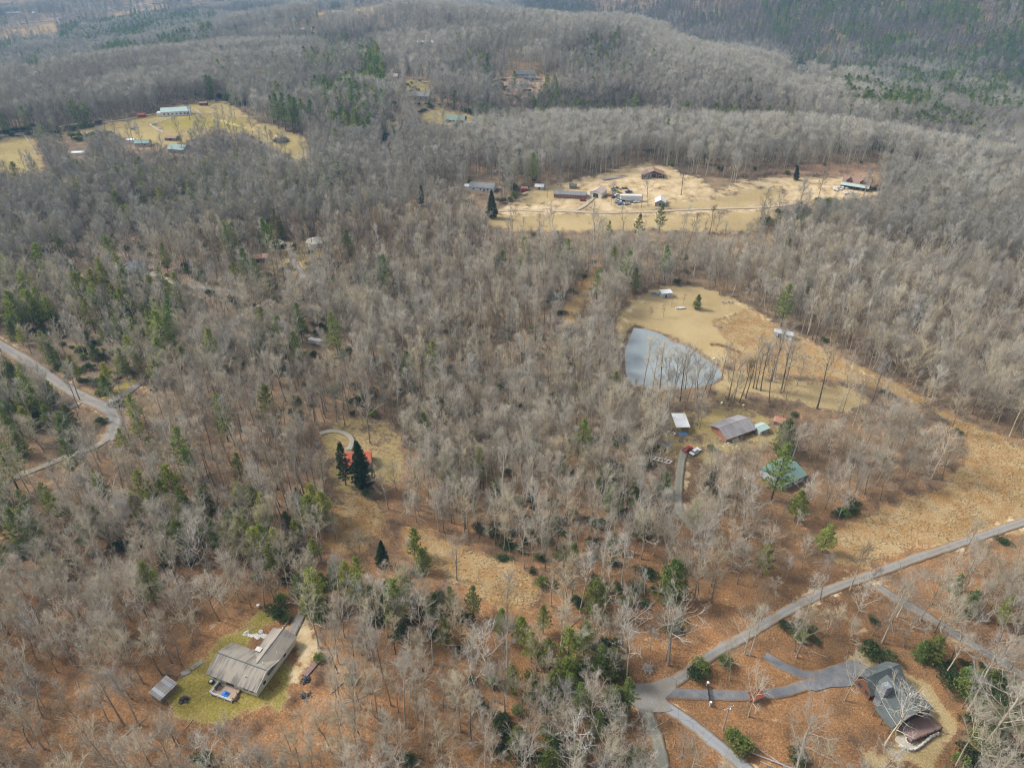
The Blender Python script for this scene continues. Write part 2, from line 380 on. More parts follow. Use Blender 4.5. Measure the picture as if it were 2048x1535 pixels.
mottled('siding_grey', (0.33, 0.35, 0.36), (0.44, 0.46, 0.47), 0.8)
mottled('siding_tan', (0.42, 0.37, 0.29), (0.54, 0.48, 0.39), 0.8)
mottled('log_brown', (0.115, 0.05, 0.03), (0.21, 0.10, 0.055), 1.2, stretch=(0.4, 0.4, 5))
mottled('barn_red', (0.24, 0.04, 0.028), (0.35, 0.075, 0.05), 1.0)
mottled('brick_red', (0.26, 0.11, 0.075), (0.37, 0.19, 0.14), 2.0)
mottled('wood_grey', (0.20, 0.185, 0.17), (0.37, 0.345, 0.315), 1.6, stretch=(0.6, 6, 1))
mottled('wood_deck', (0.30, 0.215, 0.15), (0.43, 0.325, 0.245), 1.4, stretch=(6, 0.6, 1))
mottled('wood_dark', (0.075, 0.045, 0.035), (0.16, 0.10, 0.075), 1.8)
mottled('wood_plum', (0.17, 0.105, 0.095), (0.27, 0.185, 0.165), 1.2, stretch=(6, 0.5, 1))
mottled('board_old', (0.16, 0.12, 0.095), (0.32, 0.255, 0.205), 1.5, stretch=(5, 5, 0.5))
mottled('stone_pale', (0.42, 0.385, 0.34), (0.64, 0.61, 0.56), 3.0, bump=0.03)
mottled('patio_gravel', (0.30, 0.26, 0.20), (0.46, 0.41, 0.34), 2.5)
mottled('stone_grey', (0.16, 0.17, 0.19), (0.30, 0.31, 0.33), 3.0, bump=0.04)
mottled('concrete', (0.40, 0.38, 0.35), (0.54, 0.52, 0.48), 1.5)
mottled('trim_white', (0.72, 0.72, 0.70), (0.80, 0.80, 0.78), 1.0)
mottled('trim_dark', (0.04, 0.035, 0.03), (0.08, 0.07, 0.065), 1.0)
mottled('glass', (0.025, 0.03, 0.035), (0.06, 0.07, 0.08), 0.6, 0.08, 0.6)
mottled('tyre', (0.018, 0.018, 0.018), (0.04, 0.04, 0.04), 2.0)
mottled('tarp_blue', (0.03, 0.14, 0.50), (0.07, 0.25, 0.66), 1.2, 0.5, 0.3)
mottled('tarp_dull', (0.06, 0.14, 0.28), (0.12, 0.24, 0.40), 1.2, 0.6, 0.3)
mottled('black_plastic', (0.018, 0.02, 0.025), (0.06, 0.065, 0.08), 3.0, 0.45, 0.4)
mottled('gate_black', (0.015, 0.017, 0.02), (0.035, 0.038, 0.045), 2.0, 0.5, 0.3)
mottled('galvanised', (0.40, 0.41, 0.42), (0.55, 0.56, 0.57), 2.0, 0.45, 0.4, 0.3)
mottled('rust', (0.20, 0.075, 0.03), (0.36, 0.15, 0.07), 2.5)
mottled('rust_red', (0.16, 0.045, 0.022), (0.26, 0.085, 0.04), 2.0)
mottled('rubble', (0.24, 0.235, 0.235), (0.52, 0.51, 0.50), 1.2)
mottled('dead_wood', (0.22, 0.185, 0.155), (0.42, 0.375, 0.325), 2.0)
mottled('brushwood', (0.06, 0.045, 0.04), (0.15, 0.12, 0.105), 2.0)
mottled('canvas', (0.44, 0.40, 0.33), (0.56, 0.52, 0.45), 1.0)
mottled('yellow_paint', (0.55, 0.50, 0.25), (0.66, 0.60, 0.34), 1.0)
for nm, c in dict(red=(0.42, 0.02, 0.025), white=(0.72, 0.73, 0.74), blue=(0.04, 0.11, 0.32), silver=(0.45, 0.47, 0.50), black=(0.025, 0.027, 0.03), grey=(0.20, 0.21, 0.22), maroon=(0.16, 0.03, 0.035), tan=(0.42, 0.36, 0.27), yellow=(0.58, 0.44, 0.06), green=(0.05, 0.13, 0.08)).items():
    mottled('paint_' + nm, tuple(x * 0.85 for x in c), c, 0.8, 0.28, 0.5)

# ---------------------------------------------------------------- object helpers
KEEP_OUT = []                                       # (x, y, r): building plots and things that trees keep clear of
def tag(o, label=None, cat=None, group=None, kind=None):
    if label: o['label'] = label
    if cat: o['category'] = cat
    if group: o['group'] = group
    if kind: o['kind'] = kind
    return o
def thing(name, label, cat, loc=(0, 0, 0), rz=0.0, group=None):
    o = bpy.data.objects.new(name, None); o.empty_display_size = 0.5
    COL.objects.link(o); o.location = loc; o.rotation_euler = (0, 0, rz)
    return tag(o, label, cat, group)
class MB:
    """collects simple solids and links them as one mesh object"""
    def __init__(s): s.v = []; s.f = []
    def add(s, v, f):
        k = len(s.v); s.v += [tuple(p) for p in v]; s.f += [tuple(k + i for i in q) for q in f]; return s
    def box(s, x0, x1, y0, y1, z0, z1):
        return s.add([(x0, y0, z0), (x1, y0, z0), (x1, y1, z0), (x0, y1, z0), (x0, y0, z1), (x1, y0, z1), (x1, y1, z1), (x0, y1, z1)],
                     [(0, 3, 2, 1), (4, 5, 6, 7), (0, 1, 5, 4), (1, 2, 6, 5), (2, 3, 7, 6), (3, 0, 4, 7)])
    def hexa(s, b, t):
        return s.add(list(b) + list(t), [(0, 3, 2, 1), (4, 5, 6, 7), (0, 1, 5, 4), (1, 2, 6, 5), (2, 3, 7, 6), (3, 0, 4, 7)])
    def extrude(s, poly, d):
        """a planar polygon given thickness along vector d"""
        n = len(poly); d = Vector(d); a = [Vector(p) for p in poly]; b = [p + d for p in a]
        return s.add(a + b, [tuple(range(n))[::-1], tuple(range(n, 2 * n))] + [(i, (i + 1) % n, n + (i + 1) % n, n + i) for i in range(n)])
    def tube(s, pts, rad, k=8, cap=True):
        pts = [Vector(p) for p in pts]; rad = rad if hasattr(rad, '__len__') else [rad] * len(pts); base = len(s.v); n = len(pts)
        for i, p in enumerate(pts):
            t = (pts[min(i + 1, n - 1)] - pts[max(i - 1, 0)]).normalized()
            a = t.cross(Vector((0, 0, 1)) if abs(t.z) < 0.9 else Vector((1, 0, 0))).normalized(); b = t.cross(a)
            for j in range(k):
                th = 2 * math.pi * j / k; s.v.append(tuple(p + (a * math.cos(th) + b * math.sin(th)) * rad[i]))
        for i in range(n - 1):
            for j in range(k):
                q = (j + 1) % k; s.f.append((base + i * k + j, base + i * k + q, base + (i + 1) * k + q, base + (i + 1) * k + j))
        if cap:
            s.f.append(tuple(base + j for j in range(k))[::-1]); s.f.append(tuple(base + (n - 1) * k + j for j in range(k)))
        return s
    def lump(s, c, r, seed=0, k=7, rows=4):
        rg = random.Random(seed); c = Vector(c); base = len(s.v); rx, ry, rz = r if hasattr(r, '__len__') else (r, r, r)
        for i in range(rows + 1):
            ph = math.pi * i / rows
            for j in range(k):
                th = 2 * math.pi * j / k; q = rg.uniform(0.75, 1.15)
                s.v.append((c.x + rx * q * math.sin(ph) * math.cos(th), c.y + ry * q * math.sin(ph) * math.sin(th), c.z + rz * q * math.cos(ph)))
        for i in range(rows):
            for j in range(k):
                q = (j + 1) % k; s.f.append((base + i * k + j, base + (i + 1) * k + j, base + (i + 1) * k + q, base + i * k + q))
        return s
    def mesh(s, name, mat, smooth=False):
        me = bpy.data.meshes.new(name); me.from_pydata(s.v, [], s.f); me.materials.append(MATS[mat] if isinstance(mat, str) else mat)
        bm = bmesh.new(); bm.from_mesh(me); bmesh.ops.recalc_face_normals(bm, faces=bm.faces); bm.to_mesh(me); bm.free()
        if smooth: me.polygons.foreach_set('use_smooth', [True] * len(me.polygons))
        return me
    def build(s, name, mat, parent=None, smooth=False):
        o = bpy.data.objects.new(name, s.mesh(name, mat, smooth)); COL.objects.link(o)
        if parent: o.parent = parent
        return o
def copy_tree(o, parent=None):
    c = o.copy(); COL.objects.link(c); c.parent = parent
    for k, v in ((k, o[k]) for k in o.keys()): c[k] = v
    for ch in list(o.children): copy_tree(ch, c)
    return c
def np_mesh(name, V, tris, mat, tint=None, smooth=False):
    V = np.ascontiguousarray(V, np.float32); tris = np.ascontiguousarray(tris, np.int32)
    me = bpy.data.meshes.new(name); k = tris.shape[1]
    me.vertices.add(len(V)); me.vertices.foreach_set('co', V.ravel())
    me.loops.add(tris.size); me.loops.foreach_set('vertex_index', tris.ravel())
    me.polygons.add(len(tris)); me.polygons.foreach_set('loop_start', np.arange(0, tris.size, k, dtype=np.int32))
    me.polygons.foreach_set('loop_total', np.full(len(tris), k, np.int32))
    if smooth: me.polygons.foreach_set('use_smooth', np.ones(len(tris), bool))
    if tint is not None:
        a = me.attributes.new('tint', 'FLOAT', 'POINT'); a.data.foreach_set('value', np.ascontiguousarray(tint, np.float32))
    me.update(calc_edges=True); me.materials.append(MATS[mat] if isinstance(mat, str) else mat)
    return me

# ---------------------------------------------------------------- plots of land, surveyed from the photograph
for _px, _py, _dz, _r in [(500, 1315, 3, 15), (1800, 1395, 3, 13), (1468, 852, 2, 11), (1568, 945, 2, 10), (350, 224, 2, 18), (1712, 362, 2, 16), (1140, 392, 1, 16), (965, 376, 2, 14), (715, 930, 2, 7)]:
    _p = G(_px, _py, _dz); PADS.append((_p.x, _p.y, _r, _p.z - _dz))
# kind, tree density left inside, outline
PLOTS = [
    ('moss', 0, [(330, 1398), (352, 1362), (395, 1318), (432, 1280), (470, 1258), (545, 1212), (575, 1222), (590, 1255), (560, 1300), (600, 1330), (590, 1372), (560, 1420), (470, 1432), (405, 1440), (365, 1420)]),
    ('dirt', 0, [(578, 1248), (596, 1232), (622, 1250), (638, 1300), (632, 1340), (600, 1372), (572, 1372), (580, 1330), (590, 1300), (583, 1268)]),
    ('leaf', 0, [(520, 1258), (578, 1236), (566, 1268), (530, 1272), (515, 1300), (497, 1300), (510, 1276)]),
    ('grass', 0, [(1700, 1318), (1745, 1300), (1800, 1322), (1860, 1360), (1880, 1420), (1925, 1468), (1905, 1512), (1850, 1545), (1740, 1545), (1730, 1515), (1790, 1480), (1740, 1400), (1705, 1350)]),
    ('grass', 0, [(1232, 640), (1262, 600), (1330, 574), (1400, 574), (1480, 604), (1545, 640), (1470, 720), (1440, 740), (1400, 700), (1340, 672), (1290, 652), (1262, 652), (1246, 690), (1240, 730)]),
    ('field', 0, [(1420, 640), (1500, 622), (1565, 655), (1640, 690), (1740, 742), (1860, 800), (1840, 812), (1760, 775), (1690, 765), (1600, 755), (1500, 752), (1455, 735), (1470, 690)]),
    ('grass', 0.12, [(1440, 735), (1520, 745), (1590, 755), (1700, 770), (1740, 800), (1700, 830), (1600, 812), (1520, 800), (1450, 800), (1425, 770)]),
    ('field', 0, [(1838, 800), (1925, 838), (1990, 866), (2090, 912), (2110, 1045), (1960, 1075), (1850, 1096), (1740, 1135), (1668, 1128), (1640, 1088), (1700, 1040), (1770, 1010), (1880, 970), (1935, 925), (1940, 890), (1900, 850)]),
    ('yard', 0.3, [(1345, 832), (1440, 806), (1500, 812), (1545, 835), (1600, 852), (1585, 895), (1530, 905), (1470, 905), (1420, 935), (1385, 905), (1340, 915), (1325, 870)]),
    ('leaf', 0.35, [(1480, 785), (1600, 800), (1650, 850), (1600, 880), (1640, 940), (1640, 1030), (1560, 1010), (1500, 960), (1520, 900), (1580, 880), (1540, 830)]),
    ('yard', 0, [(640, 862), (668, 845), (720, 838), (770, 842), (800, 870), (812, 920), (800, 962), (760, 990), (700, 1000), (664, 975), (648, 925), (636, 890)]),
    ('field', 0.1, [(668, 985), (730, 990), (762, 1000), (782, 1045), (745, 1085), (700, 1105), (668, 1095), (655, 1040)]),
    ('field', 0.08, [(800, 1050), (850, 1052), (920, 1082), (1010, 1120), (1075, 1160), (1088, 1195), (1060, 1225), (985, 1210), (900, 1165), (840, 1130), (800, 1090)]),
    ('field', 0.08, [(1112, 648), (1140, 600), (1165, 562), (1188, 530), (1204, 528), (1196, 560), (1180, 600), (1150, 640), (1132, 668)]),
    ('dirt', 0, [(985, 436), (1002, 415), (1060, 374), (1122, 362), (1190, 352), (1240, 336), (1300, 326), (1345, 338), (1370, 350), (1412, 356), (1450, 372), (1500, 356), (1565, 350), (1610, 352), (1690, 350), (1745, 372), (1760, 392), (1700, 400), (1600, 402), (1540, 420), (1500, 445), (1470, 462), (1350, 452), (1200, 458), (1080, 452), (985, 455)]),
    ('grass', 0, [(1030, 408), (1062, 376), (1118, 368), (1130, 390), (1110, 405), (1060, 412)]),
    ('grass', 0, [(1255, 415), (1330, 405), (1420, 400), (1480, 380), (1560, 375), (1560, 410), (1420, 418), (1300, 420)]),
    ('grass', 0.2, [(985, 432), (1100, 428), (1300, 430), (1480, 426), (1560, 420), (1540, 452), (1470, 470), (1300, 458), (1100, 462), (960, 458)]),
    ('red', 0.35, [(1470, 350), (1540, 340), (1640, 326), (1740, 330), (1740, 352), (1620, 350), (1540, 352)]),
    ('leaf', 0, [(1405, 355), (1440, 352), (1458, 368), (1440, 380), (1415, 375)]),
    ('pasture', 0, [(95, 278), (140, 262), (240, 240), (318, 224), (400, 203), (445, 196), (470, 215), (520, 246), (580, 262), (612, 275), (618, 318), (602, 334), (575, 312), (540, 300), (505, 272), (470, 268), (440, 262), (400, 276), (340, 296), (290, 288), (210, 268), (150, 270)]),
    ('moss', 0, [(305, 246), (400, 226), (480, 236), (520, 262), (470, 262), (420, 255), (350, 262)]),
    ('pasture', 0, [(-30, 285), (20, 275), (62, 270), (80, 305), (92, 345), (40, 350), (-30, 345)]),
    ('field', 0, [(-40, 70), (20, 62), (70, 52), (118, 44), (112, 62), (118, 78), (80, 70), (30, 76), (-40, 80)]),
    ('field', 0, [(215, 27), (260, 20), (325, 11), (325, 18), (270, 25), (230, 33)]),
    ('field', 0, [(620, 27), (660, 20), (730, 13), (795, 5), (800, 14), (760, 22), (720, 30), (690, 26), (640, 36)]),
    ('pasture', 0, [(838, 226), (880, 215), (905, 222), (945, 230), (950, 250), (900, 252), (850, 248)]),
    ('red', 0.3, [(962, 162), (1010, 155), (1080, 152), (1125, 160), (1120, 178), (1108, 194), (1030, 198), (1000, 180)]),
    ('red', 0.5, [(820, 158), (850, 140), (865, 150), (850, 162)]),
    ('pasture', 0.3, [(800, 160), (850, 160), (862, 182), (820, 200), (795, 195)]),
    ('dirt', 0, [(1582, 150), (1610, 148), (1608, 160), (1585, 168)]),
    ('yard', 0.6, [(505, 530), (560, 500), (590, 475), (660, 470), (660, 500), (610, 560), (560, 545)]),
    ('leaf', 0.35, [(0, 655), (60, 650), (150, 660), (230, 690), (250, 770), (180, 790), (100, 740), (0, 690)]),
    ('moss', 0.2, [(200, 795), (245, 765), (275, 745), (268, 775), (225, 805)]),
    ('leaf', 0.4, [(1200, 1255), (1290, 1225), (1420, 1215), (1560, 1165), (1640, 1130), (1660, 1165), (1560, 1230), (1420, 1310), (1330, 1360), (1255, 1365), (1230, 1310)]),
    ('leaf', 0.22, [(1310, 1400), (1420, 1395), (1560, 1395), (1640, 1370), (1690, 1420), (1700, 1545), (1520, 1545), (1420, 1470)]),
    ('leaf', 0.1, [(1360, 1360), (1480, 1310), (1545, 1310), (1590, 1345), (1560, 1370), (1440, 1378)]),
    ('leaf', 0.75, [(560, 870), (640, 845), (650, 980), (600, 1010), (560, 960)]),
    ('leaf', 0.0, [(600, 676), (690, 672), (700, 700), (620, 705)]),
    ('leaf', 0.0, [(60, 138), (85, 138), (85, 156), (58, 156)]),
]
PW = [(k, d, [(p[0], p[1]) for p in Gs(px)]) for k, d, px in PLOTS]
# roads: name, material, width, label, centre line
ROADS = [
    ('road', 'gravel', 3.1, [(1262, 1402), (1290, 1396), (1335, 1372), (1385, 1338), (1425, 1308), (1500, 1266), (1580, 1218), (1640, 1188), (1700, 1164), (1760, 1143), (1850, 1110), (1950, 1076), (2070, 1036), (2200, 998)]),
    ('road', 'paved', 3.3, [(1286, 1396), (1335, 1415), (1380, 1445), (1430, 1485), (1480, 1525), (1530, 1570)]),
    ('lane', 'lane_grass', 3.4, [(1280, 1402), (1296, 1430), (1312, 1470), (1322, 1510), (1330, 1570)]),
    ('driveway', 'asphalt', 3.0, [(1318, 1384), (1360, 1386), (1420, 1389), (1500, 1390), (1570, 1382), (1625, 1366), (1690, 1345)]),
    ('driveway', 'asphalt', 3.1, [(1530, 1310), (1556, 1326), (1590, 1342), (1625, 1352), (1668, 1342), (1712, 1328)]),
    ('road', 'gravel', 3.2, [(1755, 1172), (1800, 1202), (1850, 1230), (1940, 1286), (2048, 1352), (2150, 1420)]),
    ('driveway', 'gravel', 3.0, [(634, 1205), (610, 1222), (594, 1244), (582, 1270)]),
    ('road', 'gravel', 5.8, [(-60, 655), (0, 690), (60, 726), (120, 768), (170, 796), (208, 814), (228, 834), (228, 860), (214, 882)]),
    ('lane', 'lane_grass', 3.0, [(216, 878), (190, 893), (150, 908), (80, 935), (-40, 985)]),
    ('lane', 'gravel', 3.6, [(205, 812), (235, 796), (262, 780), (280, 765)]),
    ('lane', 'lane_grass', 3.0, [(-40, 872), (20, 862), (70, 848), (115, 828), (160, 806)]),
    ('driveway', 'lane_grass', 3.2, [(1368, 902), (1362, 925), (1358, 960), (1356, 1000), (1362, 1030), (1400, 1060)]),
    ('lane', 'track', 3.2, [(975, 424), (1050, 421), (1150, 423), (1250, 425), (1350, 421), (1450, 417), (1540, 414), (1620, 405)]),
    ('driveway', 'track', 3.6, [(1148, 422), (1168, 412), (1182, 400), (1190, 392)]),
    ('driveway', 'gravel', 3.2, [(832, 411), (856, 409), (862, 398), (878, 386), (905, 376), (940, 373)]),
    ('road', 'gravel', 4.4, [(783, 222), (796, 238), (798, 252), (782, 274), (771, 292), (776, 310), (784, 345)]),
    ('lane', 'track', 4.0, [(-40, 275), (30, 268), (90, 262), (130, 252), (190, 246), (250, 240), (300, 230), (335, 226)]),
    ('lane', 'gravel', 3.4, [(575, 485), (582, 510), (592, 530), (606, 552), (590, 572), (560, 588), (520, 612), (470, 640), (430, 668)]),
    ('driveway', 'gravel', 3.4, [(300, 545), (330, 562), (380, 573), (420, 577), (470, 584)]),
    ('driveway', 'lane_grass', 2.4, [(640, 868), (662, 862), (690, 866), (704, 880), (698, 900)]),
    ('road', 'paved', 9.0, [(-60, 60), (40, 48), (130, 33), (220, 19), (320, 6), (420, -6)]),
    ('lane', 'track', 4.0, [(1600, 141), (1635, 143), (1690, 143)]),
    ('lane', 'track', 3.4, [(880, 248), (905, 252), (932, 250)]),
    ('lane', 'track', 3.4, [(840, 166), (900, 162), (970, 158), (1090, 163)]),
]
def smooth_line(pts, step=2.0):
    P = [Vector((p[0], p[1])) for p in pts]; out = []
    for i in range(len(P) - 1):
        p0, p1, p2, p3 = P[max(i - 1, 0)], P[i], P[i + 1], P[min(i + 2, len(P) - 1)]
        n = max(2, int((p2 - p1).length / step))
        for k in range(n):
            t = k / n
            out.append(0.5 * ((2 * p1) + (p2 - p0) * t + (2 * p0 - 5 * p1 + 4 * p2 - p3) * t * t + (3 * p1 - p0 - 3 * p2 + p3) * t ** 3))
    out.append(P[-1]); return out
RW = [(n, m, w, [tuple(v) for v in smooth_line(Gs(px)[:, :2].tolist(), 1.2 if Gs(px[:1])[0][1] < 400 else 6.0)]) for n, m, w, px in ROADS]
ASPHALT_PX = [(1612, 1372), (1640, 1350), (1672, 1330), (1716, 1322), (1735, 1340), (1738, 1362), (1700, 1372), (1660, 1374), (1630, 1382)]
JUNC_PX = [(1252, 1366), (1300, 1366), (1345, 1352), (1352, 1378), (1330, 1396), (1345, 1420), (1300, 1424), (1268, 1410)]

TRACKS = [[(p[0], p[1]) for p in Gs(t)] for t in (
    [(1475, 607), (1520, 632), (1560, 652), (1640, 694), (1700, 730), (1760, 762)], [(1470, 622), (1440, 650), (1425, 664)], [(1300, 592), (1262, 618), (1246, 648), (1240, 690)],
    [(1192, 392), (1225, 372), (1275, 368), (1330, 366), (1400, 372), (1470, 376), (1560, 368), (1650, 356)], [(1250, 440), (1350, 436), (1450, 434)], [(405, 232), (440, 240), (500, 258), (560, 276)])]
def zone_fields(X, Y):
    """how much of each ground cover lies at each point"""
    Z = {k: np.zeros(X.shape) for k in ('moss', 'grass', 'field', 'dirt', 'red')}
    wob = 7.0 * fbm(X / 12, Y / 12, 55, 3) + 3.5 * fbm(X / 3.2, Y / 3.2, 57, 2)
    rr = np.hypot(X, Y)
    for kind, dens, poly in PW:
        xs = [p[0] for p in poly]; ys = [p[1] for p in poly]; m = 14
        k = (X > min(xs) - m) & (X < max(xs) + m) & (Y > min(ys) - m) & (Y < max(ys) + m)
        if not k.any(): continue
        soft = np.maximum(2.2, rr[k] * 0.012)
        f = sstep(1, -1, (poly_sd(X[k], Y[k], poly) + wob[k]) / soft)
        for q in Z: Z[q][k] *= (1 - f)
        if kind == 'moss': Z['grass'][k] = np.maximum(Z['grass'][k], f); Z['moss'][k] = np.maximum(Z['moss'][k], f)
        elif kind == 'pasture': Z['grass'][k] = np.maximum(Z['grass'][k], 0.82 * f); Z['moss'][k] = np.maximum(Z['moss'][k], 0.42 * f)
        elif kind == 'yard': Z['grass'][k] = np.maximum(Z['grass'][k], 0.58 * f); Z['moss'][k] = np.maximum(Z['moss'][k], 0.35 * f)
        elif kind != 'leaf': Z[kind][k] = np.maximum(Z[kind][k], f * (0.78 if kind == 'dirt' else 1.0))
        if kind == 'dirt': Z['grass'][k] = np.maximum(Z['grass'][k], 0.8 * f)
    for n, mtl, w, line in RW:
        xs = [p[0] for p in line]; ys = [p[1] for p in line]; m = w + 3
        k = (X > min(xs) - m) & (X < max(xs) + m) & (Y > min(ys) - m) & (Y < max(ys) + m)
        if not k.any() or mtl == 'asphalt': continue
        d = line_d(X[k], Y[k], line[::2] + [line[-1]])
        Z['dirt'][k] = np.maximum(Z['dirt'][k], 0.5 * sstep(w / 2 + 1.3, w / 2 - 0.5, d + 0.5 * wob[k]))
    for line in TRACKS:                                # wheel ruts worn into the grass
        xs = [p[0] for p in line]; ys = [p[1] for p in line]
        k = (X > min(xs) - 4) & (X < max(xs) + 4) & (Y > min(ys) - 4) & (Y < max(ys) + 4)
        if k.any():
            d = np.abs(line_d(X[k], Y[k], line) - 0.8); Z['dirt'][k] = np.maximum(Z['dirt'][k], 0.62 * sstep(np.maximum(0.9, rr[k] * 0.003), 0.1, d))
    k = (np.abs(X - 70) < 60) & (np.abs(Y - 260) < 60)
    if k.any():
        sd = poly_sd(X[k], Y[k], POND); b = sstep(2.2, 0.6, sd + 0.3 * wob[k])
        for q in Z: Z[q][k] *= (1 - b)
        Z['red'][k] = np.maximum(Z['red'][k], 0.45 * b)
    return Z
def build_ground():
    th = np.concatenate([np.arange(-180, -56, 4.0), np.arange(-56, 56.001, 0.28), np.arange(60, 180, 4.0)])
    rings = [12.0]
    while rings[-1] < 7500: rings.append(rings[-1] * (1.0095 if 70 < rings[-1] < 1000 else 1.016))
    rr = np.array(rings); T, RR = np.meshgrid(np.radians(th), rr)
    X = RR * np.sin(T); Y = RR * np.cos(T)
    n_r, n_t = X.shape
    x = X.ravel(); y = Y.ravel(); z = Hgt(x, y)
    i = np.arange(n_r - 1)[:, None] * n_t; j = np.arange(n_t)[None, :]; j2 = (j + 1) % n_t
    quads = np.stack([i + j, i + n_t + j, i + n_t + j2, i + j2], -1).reshape(-1, 4)
    V = np.stack([x, y, z], -1)
    V = np.vstack([V, [[0, 0, float(z[:n_t].mean())]]])
    me = np_mesh('ground', V, quads[:, ::-1], 'ground', smooth=True)
    bm = bmesh.new(); bm.from_mesh(me); bm.verts.ensure_lookup_table()
    c = bm.verts[len(V) - 1]
    for q in range(n_t): bm.faces.new((c, bm.verts[(q + 1) % n_t], bm.verts[q])).smooth = True
    bmesh.ops.recalc_face_normals(bm, faces=bm.faces[:]); bm.to_mesh(me); bm.free()
    zx = np.append(x, 0.0); zy = np.append(y, 0.0)
    Z = zone_fields(zx, zy)
    px, py, dep = project(zx, zy, V[:, 2])
    Z['orange'] = np.clip(0.85 * sstep(245, 100, zy) + 0.25 * fbm(zx / 60, zy / 60, 77, 2) + 0.08 * sstep(400, 200, zy), 0, 1)
    for k, a in Z.items():
        at = me.attributes.new('z_' + k, 'FLOAT', 'POINT'); at.data.foreach_set('value', a.astype(np.float32))
    o = bpy.data.objects.new('ground', me); COL.objects.link(o)
    tag(o, 'leaf covered hill ground with meadows and bare soil', None, None, 'structure')
build_ground()

def ribbon(name, mat, w, line, lift=0.10):
    P = np.array(line); n = len(P)
    T = np.gradient(P, axis=0); T /= np.linalg.norm(T, axis=1, keepdims=True) + 1e-9
    N = np.stack([-T[:, 1], T[:, 0]], -1)
    offs = np.array([-0.5, -0.49, -0.25, 0, 0.25, 0.49, 0.5]); k = len(offs)
    wv = w * (1 + 0.16 * fbm(P[:, 0] / 7, P[:, 1] / 7, 5, 2))
    jl = 0.55 * fbm(P[:, 0] / 1.9, P[:, 1] / 1.9, 61, 3); jr = 0.55 * fbm(P[:, 0] / 1.9, P[:, 1] / 1.9, 63, 3)
    edge = np.zeros((n, k)); edge[:, :2] = jl[:, None]; edge[:, -2:] = jr[:, None]
    Q = P[:, None, :] + N[:, None, :] * (offs[None, :] * wv[:, None] + edge)[..., None]
    z = Hgt(Q[..., 0].ravel(), Q[..., 1].ravel()).reshape(n, k)
    dist = np.hypot(P[:, 0], P[:, 1])[:, None]
    z = z + lift + dist * 0.0004 + np.array([-0.7, 0, 0.03, 0.05, 0.03, 0, -0.7])[None, :]
    V = np.concatenate([Q, z[..., None]], -1).reshape(-1, 3)
    i = np.arange(n - 1)[:, None] * k; j = np.arange(k - 1)[None, :]
    F = np.stack([i + j, i + j + 1, i + k + j + 1, i + k + j], -1).reshape(-1, 4)
    me = np_mesh(name, V, F, mat, smooth=True)
    uv = me.uv_layers.new(name='UVMap')
    s = np.concatenate([[0], np.cumsum(np.linalg.norm(np.diff(P, axis=0), axis=1))]) / w
    UV = np.stack([np.broadcast_to(offs + 0.5, (n, k)), np.broadcast_to(s[:, None], (n, k))], -1).reshape(-1, 2)
    uv.data.foreach_set('uv', UV[F.ravel()].astype(np.float32).ravel())
    o = bpy.data.objects.new(name, me); COL.objects.link(o)
    return tag(o, kind='structure')
for _i, (_n, _m, _w, _line) in enumerate(RW): ribbon(_n, _m, _w, _line, 0.08 + 0.02 * (_i % 4))
def patch(name, mat, px, lift):
    P = [Vector((p[0], p[1])) for p in Gs(px)]
    P = smooth_line([tuple(p) for p in P] + [tuple(P[0])], 1.5)[:-1]
    c = sum(P, Vector((0, 0))) / len(P); m = MB(); n = len(P); rings = [1.0, 0.75, 0.5, 0.25]
    for r in rings:
        for p in P:
            q = c + (p - c) * r; m.v.append((q.x, q.y, Hs(q.x, q.y) + lift))
    m.v.append((c.x, c.y, Hs(c.x, c.y) + lift))
    for r in range(len(rings) - 1):
        for i in range(n): m.f.append((r * n + i, r * n + (i + 1) % n, (r + 1) * n + (i + 1) % n, (r + 1) * n + i))
    for i in range(n): m.f.append((3 * n + i, 3 * n + (i + 1) % n, 4 * n))
    k = len(m.v)
    for p in P: m.v.append((p.x, p.y, Hs(p.x, p.y) - 0.4))
    for i in range(n): m.f.append((k + i, k + (i + 1) % n, (i + 1) % n, i))
    o = m.build(name, mat); return tag(o, kind='structure')
patch('parking_area', 'asphalt_pad', ASPHALT_PX, 0.26)
patch('road_junction', 'gravel_pad', JUNC_PX, 0.27)
# the pond
_m = MB(); _q = smooth_line(POND + [POND[0]], 1.5)[:-1]
_c = sum(_q, Vector((0, 0))) / len(_q)
_m.v = [((_c + (p - _c) * 1.02).x, (_c + (p - _c) * 1.02).y, POND_Z) for p in _q] + [(_c.x, _c.y, POND_Z)]
_m.f = [(i, (i + 1) % len(_q), len(_q)) for i in range(len(_q))]
tag(_m.build('pond_water', 'water'), 'still grey blue pond at the edge of the meadow', None, None, 'structure')

